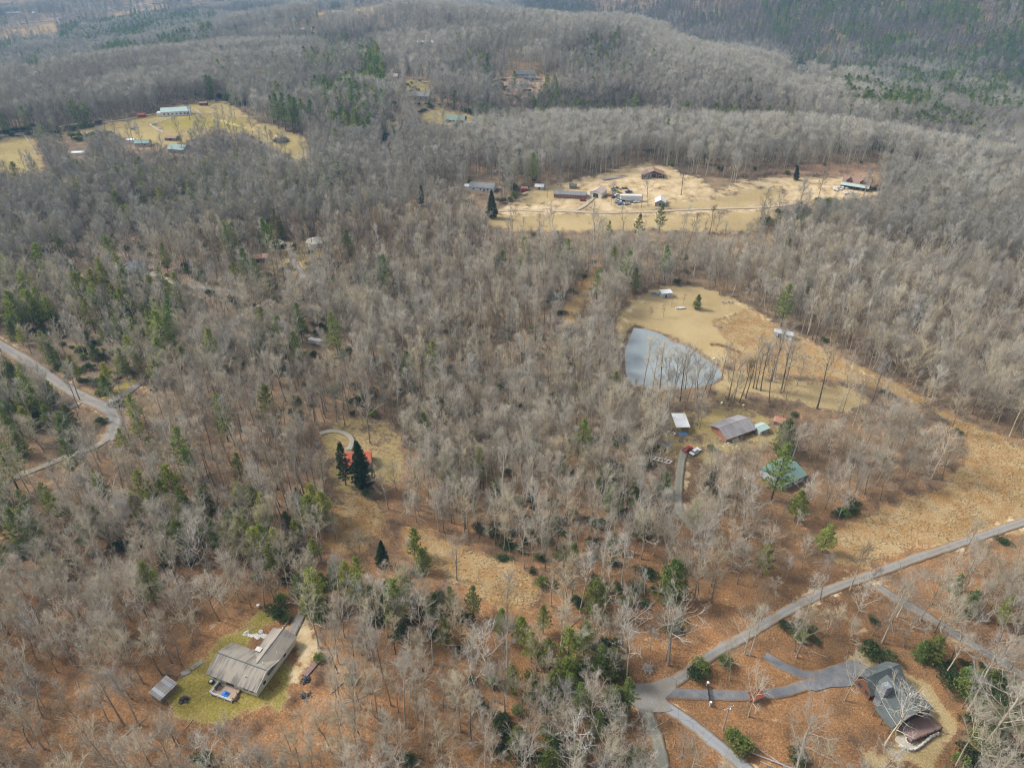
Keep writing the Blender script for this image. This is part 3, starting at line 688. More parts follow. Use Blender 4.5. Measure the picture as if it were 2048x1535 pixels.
# ---------------------------------------------------------------- trees
def frustums(segs, k):
    """segs: array (n, 8) of p0, p1, r0, r1 -> open tubes of k sides"""
    S = np.asarray(segs, float); p0 = S[:, :3]; p1 = S[:, 3:6]; t = p1 - p0
    t = t / (np.linalg.norm(t, axis=1, keepdims=True) + 1e-9)
    ref = np.where(np.abs(t[:, 2:3]) < 0.9, np.array([[0, 0, 1.0]]), np.array([[1.0, 0, 0]]))
    a = np.cross(t, ref); a /= np.linalg.norm(a, axis=1, keepdims=True) + 1e-9; b = np.cross(t, a)
    th = np.arange(k) * 2 * np.pi / k
    ring = a[:, None, :] * np.cos(th)[None, :, None] + b[:, None, :] * np.sin(th)[None, :, None]
    V = np.concatenate([p0[:, None] + ring * S[:, 6][:, None, None], p1[:, None] + ring * S[:, 7][:, None, None]], 1)
    n = len(S); base = (np.arange(n) * 2 * k)[:, None]; j = np.arange(k)[None, :]; q = (j + 1) % k
    T = np.concatenate([np.stack([base + j, base + k + q, base + q], -1), np.stack([base + j, base + k + j, base + k + q], -1)], 1).reshape(-1, 3)
    return V.reshape(-1, 3), T
def cones(segs, k=3):
    S = np.asarray(segs, float); V, _ = frustums(S, k); V = V.reshape(len(S), 2 * k, 3)
    W = np.concatenate([V[:, :k], S[:, 3:6][:, None]], 1); base = (np.arange(len(S)) * (k + 1))[:, None]; j = np.arange(k)[None, :]
    T = np.stack([base + j, np.broadcast_to(base + k, (len(S), k)), base + (j + 1) % k], -1).reshape(-1, 3)
    return W.reshape(-1, 3), T
def join(parts):
    Vs, Ts, k = [], [], 0
    for V, T in parts: Vs.append(V); Ts.append(T + k); k += len(V)
    return np.concatenate(Vs), np.concatenate(Ts)
def unit(v): return v / (np.linalg.norm(v, axis=-1, keepdims=True) + 1e-9)
def hardwood(seed, H, cs, spread, el=(35, 72), nl=16, nsub=6, ntw=8, tl=1.3, tr=0.02, r0=0.0, fork=0, lean=0.03):
    rg = np.random.default_rng(seed); r0 = r0 or H * 0.0108
    trunk, limb, sub, twig = [], [], [], []
    n = 9; P = np.zeros((n + 1, 3)); d = rg.normal(0, lean, 2)
    for i in range(1, n + 1):
        d = d * 0.8 + rg.normal(0, lean * 0.8, 2); P[i] = P[i - 1] + np.array([d[0], d[1], 1.0]) * H / n
    rad = r0 * (1 - np.linspace(0, 1, n + 1)) ** 0.8 + 0.03; rad[0] *= 1.35
    for i in range(n): trunk.append((*P[i], *P[i + 1], rad[i], rad[i + 1]))
    def at(t): i = min(int(t * n), n - 1); f = t * n - i; return P[i] * (1 - f) + P[i + 1] * f, rad[i] * (1 - f) + rad[i + 1] * f
    az = rg.uniform(0, 6.28)
    def grow(p, dirv, L, r, steps, up, store, wob):
        pts = [p]; dv = dirv.copy()
        for s in range(steps):
            dv = unit(dv + np.array([0, 0, up]) + rg.normal(0, wob, 3)); pts.append(pts[-1] + dv * L / steps)
        rr = r * np.linspace(1, 0.3, steps + 1)
        for s in range(steps): store.append((*pts[s], *pts[s + 1], rr[s], rr[s + 1]))
        return pts
    for i in range(nl):
        t = cs + (0.97 - cs) * ((i + rg.uniform(0, 0.8)) / nl) ** 0.85
        p, r = at(t); az += 2.4 + rg.normal(0, 0.35)
        u = (t - cs) / (1 - cs); e = math.radians(el[0] + (el[1] - el[0]) * u + rg.normal(0, 7))
        L = spread * (1.15 - 0.75 * u) * rg.uniform(0.75, 1.2) / max(math.cos(e), 0.45) * (0.75 if u < 0.12 else 1)
        dv = np.array([math.cos(az) * math.cos(e), math.sin(az) * math.cos(e), math.sin(e)])
        br = grow(p, dv, L, max(min(r * 0.62, 0.045 * L ** 0.75 + 0.02), 0.035), 4, 0.13, limb, 0.2)
        for k in range(nsub):
            q = rg.uniform(0.3, 1.0); j = min(int(q * 4), 3); f = q * 4 - j
            b = br[j] * (1 - f) + br[j + 1] * f; base = unit(br[j + 1] - br[j])
            sd = unit(base * 0.8 + rg.normal(0, 0.55, 3) + np.array([0, 0, 0.22]))
            sl = L * rg.uniform(0.25, 0.5) * (1.15 - 0.4 * q)
            sb = grow(b, sd, sl, 0.035 * (sl / 2) ** 0.5 + 0.012, 3, 0.12, sub, 0.26)
            for w in range(ntw):
                q2 = rg.uniform(0.15, 1.0); j2 = min(int(q2 * 3), 2); f2 = q2 * 3 - j2
                c = sb[j2] * (1 - f2) + sb[j2 + 1] * f2
                tdir = unit(unit(sb[j2 + 1] - sb[j2]) * 0.9 + rg.normal(0, 0.5, 3) + np.array([0, 0, 0.25]))
                l = tl * rg.uniform(0.6, 1.25)
                m = c + tdir * l * 0.55; twig.append((*c, *(c + tdir * l), tr, 0.004))
                for _ in range(2):
                    td = unit(tdir + rg.normal(0, 0.5, 3)); twig.append((*m, *(m + td * l * 0.6), tr * 0.75, 0.004))
    Vt = frustums(trunk, 7)
    Vc = join([frustums(limb, 4), frustums(sub, 3), cones(twig, 3)])
    return Vt, Vc
def needles(rg, C, D, n, ln, wd, spread=0.9):
    """n flat needle sprays at each centre C pointing about D"""
    m = len(C); c = np.repeat(C, n, 0); d = unit(np.repeat(D, n, 0) + rg.normal(0, spread, (m * n, 3)))
    s = unit(np.cross(d, rg.normal(0, 1, (m * n, 3)))); l = ln * rg.uniform(0.6, 1.2, (m * n, 1)); w = wd * rg.uniform(0.7, 1.2, (m * n, 1))
    V = np.stack([c - s * w * 0.3, c + d * l * 0.55 + s * w * 0.5, c + d * l, c + d * l * 0.5 - s * w * 0.5], 1).reshape(-1, 3)
    b = (np.arange(m * n) * 4)[:, None]
    T = np.concatenate([b + np.array([[0, 1, 2]]), b + np.array([[0, 2, 3]])], 1).reshape(-1, 3)
    return V, T
def conifer(seed, H, cs, width, droop, whorl, nb, tufts, npt, ln, wd, shape=1.0, ragged=0.25, r0=None):
    rg = np.random.default_rng(seed); r0 = r0 or H * 0.0135
    n = 7; P = np.zeros((n + 1, 3)); d = np.zeros(2)
    for i in range(1, n + 1): d = d * 0.7 + rg.normal(0, 0.012, 2); P[i] = P[i - 1] + np.array([d[0], d[1], 1]) * H / n
    rad = r0 * (1 - np.linspace(0, 1, n + 1)) ** 0.85 + 0.02
    trunk = [(*P[i], *P[i + 1], rad[i], rad[i + 1]) for i in range(n)]
    br, C, D = [], [], []; z = H * cs; az = 0
    while z < H * 0.985:
        u = (z - H * cs) / (H * (1 - cs)); f = z / H * n; i = min(int(f), n - 1); p = P[i] + (P[i + 1] - P[i]) * (f - i)
        prof = (1 - u) ** shape * (0.55 + 0.45 * min(1, u / 0.12))
        for k in range(nb):
            az += 6.283 / nb + rg.normal(0, 0.25); L = width * prof * rg.uniform(1 - ragged, 1 + ragged) + 0.25
            if rg.uniform() < ragged * 0.35: continue
            e = math.radians(droop + 45 * u * u + rg.normal(0, 7)); dv = np.array([math.cos(az) * math.cos(e), math.sin(az) * math.cos(e), math.sin(e)])
            q = p + np.array([0, 0, rg.uniform(-0.3, 0.3) * whorl]); e1 = q + dv * L * 0.6; e2 = e1 + unit(dv + np.array([0, 0, 0.3])) * L * 0.4
            br += [(*q, *e1, 0.02 + 0.012 * L, 0.012 + 0.006 * L), (*e1, *e2, 0.012 + 0.006 * L, 0.006)]
            m = max(2, int(tufts * L / width + 0.6))
            for s in range(m):
                g = 0.28 + 0.72 * (s + rg.uniform(0.2, 1)) / m
                c = (q + (e1 - q) * g / 0.6) if g < 0.6 else (e1 + (e2 - e1) * (g - 0.6) / 0.4)
                side = np.array([-dv[1], dv[0], 0]) * rg.normal(0, 0.16 * L + 0.1); C.append(c + side * (1.2 - g)); D.append(dv * 0.6 + np.array([0, 0, 0.55]) + side * 0.3)
        z += whorl * rg.uniform(0.8, 1.2) * (1 - 0.45 * u)
    C.append(P[-1]); D.append(np.array([0, 0, 1.0]))
    C = np.array(C); D = np.array(D)
    Vn, Tn = needles(rg, C, unit(D), npt, ln, wd)
    tuft = np.repeat(np.clip(rg.normal(0.5, 0.22, len(C)), 0, 1), npt * 4)
    tint = np.clip(tuft + np.tile(np.array([-0.22, 0.05, 0.22, 0.05]), len(Vn) // 4), 0, 1)
    return join([frustums(trunk, 6), frustums(br, 3)]), (Vn, Tn, tint)
def shrub(seed, w, h, nl, leaf):
    rg = np.random.default_rng(seed); stems, C = [], []
    lumps = [(rg.normal(0, w * 0.28, 2), rg.uniform(0.35, 0.6) * w, rg.uniform(0.55, 1.0) * h) for _ in range(6)]
    for (o, r, hh) in lumps:
        stems.append((0, 0, 0, o[0], o[1], hh * 0.7, 0.05, 0.02))
        v = unit(rg.normal(0, 1, (nl // 6, 3))); v[:, 2] = np.abs(v[:, 2]) * 1.0 - 0.25; q = rg.uniform(0.55, 1.05, (len(v), 1))
        C.append(np.array([o[0], o[1], hh * 0.5]) + v * q * np.array([r, r, hh * 0.52]))
    C = np.concatenate(C); C[:, 2] = np.maximum(C[:, 2], 0.1)
    Vn, Tn = needles(rg, C, unit(C + np.array([0, 0, 0.6 * h])), 3, leaf, leaf * 0.55, 0.8)
    tint = np.clip(np.repeat(rg.normal(0.5, 0.25, len(C)), 12), 0, 1)
    return frustums(stems, 5), (Vn, Tn, tint)
def brush(seed, w, h, n, tr=0.018):
    rg = np.random.default_rng(seed); segs, tw = [], []
    for _ in range(n):
        o = rg.normal(0, w * 0.3, 2); d = unit(np.array([rg.normal(0, 0.4), rg.normal(0, 0.4), 1.0])); l = h * rg.uniform(0.5, 1.1)
        p = np.array([o[0], o[1], 0]); e = p + d * l; segs.append((*p, *e, tr * 1.3, tr * 0.5))
        for _k in range(7):
            c = p + (e - p) * rg.uniform(0.3, 1); q = unit(d + rg.normal(0, 0.5, 3)); tw.append((*c, *(c + q * l * rg.uniform(0.2, 0.4)), tr * 0.8, 0.003))
    return join([frustums(segs, 3), cones(tw, 3)])
def tussock(seed, w, h, n):
    rg = np.random.default_rng(seed); a = rg.uniform(0, 6.28, n); r = rg.uniform(0, 0.35, n) * w; s = rg.uniform(0.3, 1.0, n) * w * 0.6
    p = np.stack([np.cos(a) * r, np.sin(a) * r, 0 * a], -1); e = p + np.stack([np.cos(a) * s, np.sin(a) * s, h * rg.uniform(0.6, 1.1, n)], -1)
    return cones(np.concatenate([p, e, np.full((n, 1), 0.045), np.full((n, 1), 0.004)], 1), 3)

class Proto:
    """one modelled plant: a trunk mesh and a crown mesh, plus both in one mesh for the distant mass"""
    def __init__(s, kind, look, trunk, crown, tmat, cmat, rad, height):
        s.kind, s.look, s.rad, s.height = kind, look, rad, height
        Vt, Tt = trunk; Vc, Tc = crown[:2]; tint = crown[2] if len(crown) > 2 else None
        s.trunk = np_mesh('trunk', Vt, Tt, tmat); s.crown = np_mesh('crown', Vc, Tc, cmat, tint)
        V, T = join([(Vt, Tt), (Vc, Tc)])
        s.both = np_mesh(kind, V, T, tmat, None if tint is None else np.concatenate([np.full(len(Vt), 0.3), tint]))
        if cmat != tmat:
            s.both.materials.append(MATS[cmat]); mi = np.zeros(len(T), np.int32); mi[len(Tt):] = 1; s.both.polygons.foreach_set('material_index', mi)
HARD, HARD_FAR, PINE, PINE_FAR, SHRUB = [], [], [], [], []
_h = [  # look, bark of the trunk, bark of the crown, H, crown start, spread, elevation, limbs, subs, twigs
    ('tall slender', 'bark_grey', 'bark_grey', 21, .50, 2.7, (42, 74), 13, 5, 6),
    ('tall pale barked', 'bark_pale', 'bark_pale', 20, .48, 2.9, (40, 72), 13, 5, 6),
    ('spreading', 'bark_brown', 'bark_grey', 18, .36, 5.0, (25, 68), 14, 6, 5),
    ('spreading pale limbed', 'bark_grey', 'bark_pale', 17, .36, 4.8, (25, 68), 13, 6, 5),
    ('narrow dark trunked', 'bark_dark', 'bark_grey', 19, .48, 3.1, (45, 75), 13, 5, 6),
    ('rounded', 'bark_brown', 'bark_grey', 15, .38, 3.9, (32, 74), 14, 6, 6),
    ('vase shaped', 'bark_brown', 'bark_grey', 16, .36, 3.9, (46, 76), 13, 6, 6),
    ('small understorey', 'bark_grey', 'bark_pale', 9, .3, 2.2, (35, 70), 10, 4, 5),
    ('small brown twigged', 'bark_brown', 'bark_brown', 10, .28, 2.6, (38, 72), 11, 5, 5),
    ('lanky brown', 'bark_brown', 'bark_brown', 18, .5, 2.9, (45, 75), 12, 5, 6),
]
_h = _h + _h                                         # two individuals of every sort
for _i, (lk, tm, cm, h_, cs_, sp_, el_, nl_, ns_, nt_) in enumerate(_h):
    a, b = hardwood(100 + _i * 7, h_ * (1 if _i < 10 else .92), cs_, sp_ * (1.06 if _i < 10 else 1.18), el_, nl_, ns_ + 1, nt_ + 1, 1.2 if h_ > 12 else 0.9, 0.0125, lean=0.03 if _i < 10 else 0.06)
    HARD.append(Proto('bare_tree', lk, a, b, tm, cm, sp_, h_))
    if _i >= 10: continue
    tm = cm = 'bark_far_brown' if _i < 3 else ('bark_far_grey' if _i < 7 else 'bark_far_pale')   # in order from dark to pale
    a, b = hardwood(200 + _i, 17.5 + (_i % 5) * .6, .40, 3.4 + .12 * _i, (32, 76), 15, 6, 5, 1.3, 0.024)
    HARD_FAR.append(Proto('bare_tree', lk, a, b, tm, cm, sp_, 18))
_c = [  # look, needles, H, start, width, droop, whorl, branches, tufts, per tuft, length, width, shape, ragged
    ('yellow green plumed', 'pine_needles', 13, .16, 3.6, 12, .95, 6, 7, 14, .6, .17, .6, .42, 'pine_tree'),
    ('tall layered', 'hemlock_needles', 20, .25, 3.9, 8, 1.15, 6, 8, 13, .58, .17, .58, .42, 'pine_tree'),
    ('bushy green', 'hemlock_needles', 10, .06, 3.2, 8, .7, 7, 7, 13, .45, .15, .55, .32, 'pine_tree'),
    ('dense dark conical', 'spruce_needles', 17, .08, 4.0, -12, .62, 9, 8, 13, .5, .17, .95, .16, 'spruce_tree'),
    ('narrow dark', 'spruce_needles', 16, .22, 2.4, -14, .8, 7, 6, 12, .5, .16, .9, .3, 'spruce_tree'),
    ('loose light green', 'pine_needles', 16, .3, 3.4, 15, 1.15, 5, 7, 13, .62, .17, .55, .45, 'pine_tree'),
]
for _i, (lk, nm, h_, cs_, wd_, dr_, wh_, nb_, tf_, npt_, ln_, nw_, shp_, rag_, kd_) in enumerate(_c):
    a, b = conifer(300 + _i, h_, cs_, wd_, dr_, wh_, nb_, tf_, npt_, ln_, nw_, shp_, rag_)
    PINE.append(Proto(kd_, lk, a, b, 'bark_dark', nm, wd_, h_))
    a, b = conifer(400 + _i, h_, cs_, wd_, dr_, wh_ * 1.5, nb_ - 1, 4, 8, ln_ * 1.9, nw_ * 2.4, shp_, rag_)
    PINE_FAR.append(Proto(kd_, lk, a, b, 'bark_dark', nm, wd_, h_))
for _i, (lk, mt_, w_, h_) in enumerate([('dark glossy', 'laurel_leaves', 2.6, 2.6), ('mid green', 'hemlock_needles', 2.2, 2.8), ('low dark', 'laurel_leaves', 3.2, 1.8)]):
    a, b = shrub(500 + _i, w_, h_, 700, 0.3)
    SHRUB.append(Proto('evergreen_shrub', lk, a, b, 'bark_dark', mt_, w_, h_))

# ---------------------------------------------------------------- buildings
def place(px, py, dz=0.0):
    p = G(px, py, dz); return Vector((p.x, p.y, Hs(p.x, p.y)))
def wall_frame(side, L, W):
    """origin, along, outward for a wall of an L x W block centred on the origin"""
    return {'s': (Vector((-L / 2, -W / 2, 0)), Vector((1, 0, 0)), Vector((0, -1, 0))), 'n': (Vector((L / 2, W / 2, 0)), Vector((-1, 0, 0)), Vector((0, 1, 0))),
            'e': (Vector((L / 2, -W / 2, 0)), Vector((0, 1, 0)), Vector((1, 0, 0))), 'w': (Vector((-L / 2, W / 2, 0)), Vector((0, -1, 0)), Vector((-1, 0, 0)))}[side]
def panel(m, o, a, n, x, z, w, h, d0, d1):
    b = []
    for dd in (d0, d1):
        b.append([o + a * (x + sx * w / 2) + n * dd + Vector((0, 0, z + sz * h / 2)) for sx, sz in ((-1, -1), (1, -1), (1, 1), (-1, 1))])
    m.hexa(b[0], b[1])
def opening(root, side, L, W, x, z, w, h, kind='window', frame='trim_white', fill='glass', off=(0, 0)):
    o, a, n = wall_frame(side, L, W); o = o + Vector((off[0], off[1], 0)); m = MB(); t = 0.09
    for (xx, zz, ww, hh) in ((x, z + h / 2, w + 2 * t, t), (x, z - h / 2, w + 2 * t, t), (x - w / 2 - t / 2, z, t, h - t), (x + w / 2 + t / 2, z, t, h - t)):
        panel(m, o, a, n, xx, zz, ww, hh, -0.02, 0.06)
    fr = m.build(kind, frame, root)
    p = MB(); panel(p, o, a, n, x, z, w - 0.01, h - t, -0.03, 0.025); p.build('pane' if kind == 'window' else 'door_fill', fill, fr)  # in an open doorway a trim_dark sheet paints the shade inside
    return fr
def gable_wall(m, L, W, h, rise, z0=-1.2, off=(0, 0), axis='x'):
    ox, oy = off; q = [(-W / 2, z0), (W / 2, z0), (W / 2, h), (0, h + rise), (-W / 2, h)]
    if axis == 'x': m.extrude([(ox - L / 2, oy + a, b) for a, b in q], (L, 0, 0))
    else: m.extrude([(ox + a, oy - L / 2, b) for a, b in q], (0, L, 0))
def gable_slopes(L, W, h, rise, over=0.5, th=0.16, off=(0, 0), axis='x', ends=(0.4, 0.4)):
    """two roof slabs and the ridge cap as separate collections"""
    ox, oy = off; out = []; k = rise / (W / 2)
    for s in (-1, 1):
        e = W / 2 + over; pr = [(0, h + rise + 0.02), (s * e, h + 0.02 - over * k), (s * e, h + 0.02 - over * k + th), (0, h + rise + th + 0.02)]
        m = MB(); x0, x1 = -L / 2 - ends[0], L / 2 + ends[1]
        if axis == 'x': m.extrude([(ox + x0, oy + a, b) for a, b in pr], (x1 - x0, 0, 0))
        else: m.extrude([(ox + a, oy + x0, b) for a, b in pr], (0, x1 - x0, 0))
        out.append(m)
    r = MB(); z = h + rise + th + 0.03; w = 0.16
    pr = [(-w, z - w * k - 0.01), (w, z - w * k - 0.01), (0, z + 0.05)]
    if axis == 'x': r.extrude([(ox + x0 + 0.02, oy + a, b) for a, b in pr], (x1 - x0 - 0.04, 0, 0))
    else: r.extrude([(ox + a, oy + x0 + 0.02, b) for a, b in pr], (0, x1 - x0 - 0.04, 0))
    return out, r
def hip_roof(root, L, W, h, rise, mat, over=0.5, trim='trim_dark'):
    a, b = L / 2 + over, W / 2 + over; r = max(L / 2 - W / 2, 0.05); m = MB(); z = h - 0.05
    m.add([(-a, -b, z), (a, -b, z), (a, b, z), (-a, b, z), (-r, 0, h + rise), (r, 0, h + rise), (-a, -b, z - .2), (a, -b, z - .2), (a, b, z - .2), (-a, b, z - .2)],
          [(0, 1, 5, 4), (2, 3, 4, 5), (1, 2, 5), (3, 0, 4), (0, 6, 7, 1), (1, 7, 8, 2), (2, 8, 9, 3), (3, 9, 6, 0), (6, 9, 8, 7)])
    return m.build('roof', mat, root)
def house(name, label, cat, loc, yaw, L, W, h, rise, wall, roof, wins=(), doors=(), over=0.5, hip=False, chimney=None, trim='trim_white', group=None, z0=-1.5, eave_ends=(0.4, 0.4)):
    """gabled or hipped block; wins/doors: (wall side, position along it, sill-centre height, width, height)"""
    root = thing(name, label, cat, loc, yaw, group); m = MB()
    if hip: m.box(-L / 2, L / 2, -W / 2, W / 2, z0, h)
    else: gable_wall(m, L, W, h, rise, z0)
    m.build('wall', wall, root)
    if hip: rf = hip_roof(root, L, W, h, rise, roof, over)
    else:
        sl, rd = gable_slopes(L, W, h, rise, over, ends=eave_ends)
        rf = sl[0].build('roof', roof, root); sl[1].build('roof', roof, root); rd.build('ridge_cap', roof, root)
    for q in wins: opening(root, *((q[0], L, W) + tuple(q[1:])), kind='window', frame=trim)
    for q in doors: opening(root, *((q[0], L, W) + tuple(q[1:5])), kind='door', frame=trim, fill=q[5] if len(q) > 5 else 'wood_dark')
    if chimney:
        cx, cy, s, top, cm = chimney; c = MB(); c.box(cx - s / 2, cx + s / 2, cy - s / 2, cy + s / 2, h * 0.5, top); co = c.build('chimney', cm, root)
        c = MB(); c.box(cx - s / 2 - .1, cx + s / 2 + .1, cy - s / 2 - .1, cy + s / 2 + .1, top + .002, top + .16); c.build('chimney_cap', 'concrete', co)
    KEEP_OUT.append((loc[0], loc[1], max(L, W) * 0.62 + 1.5))
    return root
def board_set(root, name, mat, x0, x1, y0, y1, z, n, th=0.05, gap=0.02):
    """n boards laid side by side along x, each its own piece"""
    w = (y1 - y0) / n; me = None
    for i in range(n):
        if me is None: m = MB(); m.box(x0, x1, y0 + gap / 2, y0 + w - gap / 2, z - th, z); o = m.build(name, mat, root); me = o.data
        else: o = bpy.data.objects.new(name, me); COL.objects.link(o); o.parent = root; o.location = (0, w * i, 0)

def ranch_house():
    c = place(483, 1322, 4.6); yaw = R(-20); L, W, h, rise = 13.8, 8.6, 2.7, 1.8
    root = thing('ranch_house', 'cream sided L shaped ranch house under a streaked tan shingle roof', 'house', c, yaw)
    m = MB(); gable_wall(m, L, W, h, rise, -2.2); wall = m.build('wall', 'siding_cream', root)
    WL, WW = 7.2, 6.4; ox, oy = L / 2 - WW / 2, W / 2 + WL / 2 - 0.01
    m = MB(); gable_wall(m, WL, WW, h, rise * 0.78, -2.2, (ox, oy), 'y'); m.build('wall', 'siding_cream', root).name = 'wing_wall'
    sl, rd = gable_slopes(L, W, h, rise, 0.55)
    for s in sl: s.build('roof', 'shingle_tan', root)
    rd.build('ridge_cap', 'shingle_dark', root)
    sl, rd = gable_slopes(WL + 4.2, WW, h + 0.02, rise * 0.78, 0.5, 0.16, (ox, oy - 2.1), 'y', (0.0, 0.45))
    for s in sl: s.build('wing_roof', 'shingle_tan', root)
    rd.build('ridge_cap', 'shingle_dark', root)
    # barge boards on the gable end
    for s in (-1, 1):
        m = MB(); m.extrude([(L / 2 + 0.41, s * 0.02, h + rise + 0.16), (L / 2 + 0.41, s * (W / 2 + .55), h - .06), (L / 2 + 0.41, s * (W / 2 + .55), h - .3), (L / 2 + 0.41, s * 0.02, h + rise - .1)], (0.06, 0, 0)); m.build('barge_board', 'trim_white', root)
    for q in (('s', 1.6, 1.5, 1.1, 1.2), ('s', 10.6, 1.5, 1.4, 1.1), ('s', 12.4, 1.5, 1.1, 1.2), ('e', 3.0, 1.5, 1.0, 1.2), ('w', 4.0, 1.5, 1.0, 1.2), ('n', 11.0, 1.5, 1.6, 1.3)):
        opening(root, q[0], L, W, *q[1:])
    opening(root, 's', L, W, 6.0, 1.15, 1.9, 2.1, kind='door', fill='glass', frame='trim_dark')
    opening(root, 'e', WW, WL, 2.6, 1.5, 1.1, 1.1, off=(ox, oy))
    # chimney stack against the back slope
    m = MB(); rg = random.Random(4); x, y = 1.2, W / 2 + 0.55
    m.box(x - .7, x + .7, y - .5, y + .5, -1.2, 3.6); ch = m.build('chimney', 'stone_grey', root)
    m = MB(); m.box(x - .8, x + .8, y - .6, y + .6, 3.602, 3.85); m.build('chimney_cap', 'concrete', ch)
    for k, (vx, vy) in enumerate(((3.0, -2.7), (6.2, 5.4), (5.0, 1.5))):
        m = MB(); zz = h + rise * (1 - abs(vy) / (W / 2)) if abs(vy) < W / 2 else h + 0.9; m.tube([(vx, vy, zz - .1), (vx, vy, zz + .75)], .09, 8); m.build('vent_pipe', 'trim_white', root)
    # back deck with rail, boards and stairs
    dk = thing('wooden_deck', 'raised brown deck with railing and stairs behind the cream house', 'deck', c + Matrix.Rotation(yaw, 3, 'Z') @ Vector((-0.9, -W / 2 - 1.75, 0)), yaw)
    board_set(dk, 'board', 'wood_deck', -3.0, 3.0, -1.7, 1.7, 0.55, 12)
    m = MB(); m.box(-3, 3, -1.72, -1.66, 0.2, 0.49); m.box(-3, 3, 1.5, 1.56, .2, .49); m.build('joist', 'wood_grey', dk)
    for x in (-3, -1, 1, 3):
        m = MB(); m.box(x - .07, x + .07, -1.8, -1.66, -1.6, 1.55); m.build('post', 'trim_white', dk)
    for (x0, x1, y0, y1) in ((-3, 3, -1.78, -1.70), (-3.08, -3.0, -1.7, 1.6)):
        for z in (0.75, 1.05, 1.42): m = MB(); m.box(x0, x1, y0, y1, z, z + .1); m.build('rail', 'trim_white', dk)
    for k in range(7):
        m = MB(); m.box(3.15 + k * .3, 3.47 + k * .3, -1.2, 0.2, 0.4 - k * .24, 0.46 - k * .24); m.build('stair_tread', 'wood_dark', dk)
    for y in (-1.25, 0.25):
        m = MB(); m.tube([(3.1, y, 1.5), (5.2, y, -0.2)], .05, 5); m.tube([(3.1, y, 0.5), (3.1, y, 1.5)], .05, 5); m.tube([(5.2, y, -1.3), (5.2, y, -.2)], .05, 5); m.build('hand_rail', 'wood_dark', dk)
    # what stands on the deck and by the wall
    M3 = Matrix.Rotation(yaw, 3, 'Z')
    tp = tarp('folded_tarp', 'bright blue tarp heaped on the wooden deck', 'tarp', c + M3 @ Vector((-0.5, -W / 2 - 2.3, 0.56)), yaw, 1.9, 1.3, 0.7, 'tarp_blue', 11)
    g = thing('grill', 'black lidded grill standing at the left end of the deck', 'grill', c + M3 @ Vector((-3.3, -W / 2 - 1.5, 0.56)), yaw + 1.5)
    m = MB(); m.extrude([(-.8, -.35, .5), (-.8, .35, .5), (-.8, .3, .95), (-.8, 0, 1.12), (-.8, -.3, .95)], (1.6, 0, 0)); m.build('lid', 'black_plastic', g)
    for x in (-.7, .7): m = MB(); m.box(x - .05, x + .05, -.3, .3, 0, .5); m.build('leg', 'gate_black', g)
    ac = thing('heat_pump', 'dark heat pump box beside the left back corner of the cream house', 'heat pump', c + M3 @ Vector((-6.1, -W / 2 - .7, -.4)), yaw)
    m = MB(); m.box(-.5, .5, -.45, .45, -1.0, 1.0); m.build('case', 'trim_dark', ac); m = MB(); m.tube([(0, 0, 1.002), (0, 0, 1.06)], .38, 14); m.build('fan_grille', 'galvanised', ac)
    st = thing('concrete_patio', 'grey concrete slab between deck and left corner of the cream house', 'patio', c + M3 @ Vector((-5.6, -W / 2 - 2.4, -.2)), yaw); m = MB(); m.box(-1.6, 1.3, -1.5, 1.2, -1.5, .12); m.build('slab', 'concrete', st)
    # stone edging along the drive and the planting bed
    wl = thing('stone_edging', 'pale stone edging wall along the drive of the cream house', 'garden wall', place(560, 1262), 0); base = wl.location.copy()
    line = [(533, 1300), (520, 1290), (528, 1278), (540, 1268), (556, 1271), (566, 1256), (576, 1242), (580, 1234)][3:]
    P = smooth_line(Gs(line)[:, :2].tolist(), 0.75); rg = random.Random(3); sm = MB().lump((0, 0, 0), (.45, .3, .32), 9, 6, 3).mesh('stone', 'stone_pale')
    for p in P:
        o = bpy.data.objects.new('stone', sm); COL.objects.link(o); o.parent = wl; o.location = Vector((p.x, p.y, Hs(p.x, p.y) + .2)) - base; o.rotation_euler = (0, 0, rg.uniform(0, 6)); o.scale = (rg.uniform(.8, 1.1),) * 3
    wk = thing('flagstone_walk', 'short pale flagstone walk leading from the cream house to the lawn', 'walkway', place(515, 1274), 0); base = wk.location.copy(); fl = MB().lump((0, 0, 0), (.75, .6, .12), 5, 8, 2).mesh('flagstone', 'stone_pale')
    for k, (a, b) in enumerate([(490, 1268), (493, 1266), (499, 1270), (506, 1270), (513, 1271), (519, 1271), (525, 1271), (530, 1272), (517, 1275), (521, 1262)]):
        q = place(a, b); o = bpy.data.objects.new('flagstone', fl); COL.objects.link(o); o.parent = wk; o.location = q - base + Vector((0, 0, .12)); o.rotation_euler = (0, 0, k * 1.3); o.scale = (1 + .25 * math.sin(k * 2.1),) * 2 + (1 + (k < 2) * 2.5,)
def tarp(name, label, cat, loc, rz, w, d, h, mat, seed, group=None):
    o = thing(name, label, cat, loc, rz, group); m = MB(); rg = random.Random(seed); n = 9
    hs = [[(h * math.exp(-3.2 * (((i - 4) / 4.5) ** 2 + ((j - 4) / 4.5) ** 2)) + rg.uniform(0, .22) * h) for j in range(n)] for i in range(n)]
    for i in range(n):
        for j in range(n):
            q = 1 + rg.uniform(-.08, .12); m.v.append(((i / 8 - .5) * w * q, (j / 8 - .5) * d * q, 0.01 if i in (0, 8) or j in (0, 8) else hs[i][j] + .02))
    for i in range(n - 1):
        for j in range(n - 1): a = i * n + j; m.f.append((a, a + n, a + n + 1, a + 1))
    k = len(m.v); m.v += [(x, y, z - .03) for x, y, z in m.v]
    m.f += [tuple(k + q for q in f[::-1]) for f in m.f]
    m.build('sheet', mat, o); return o

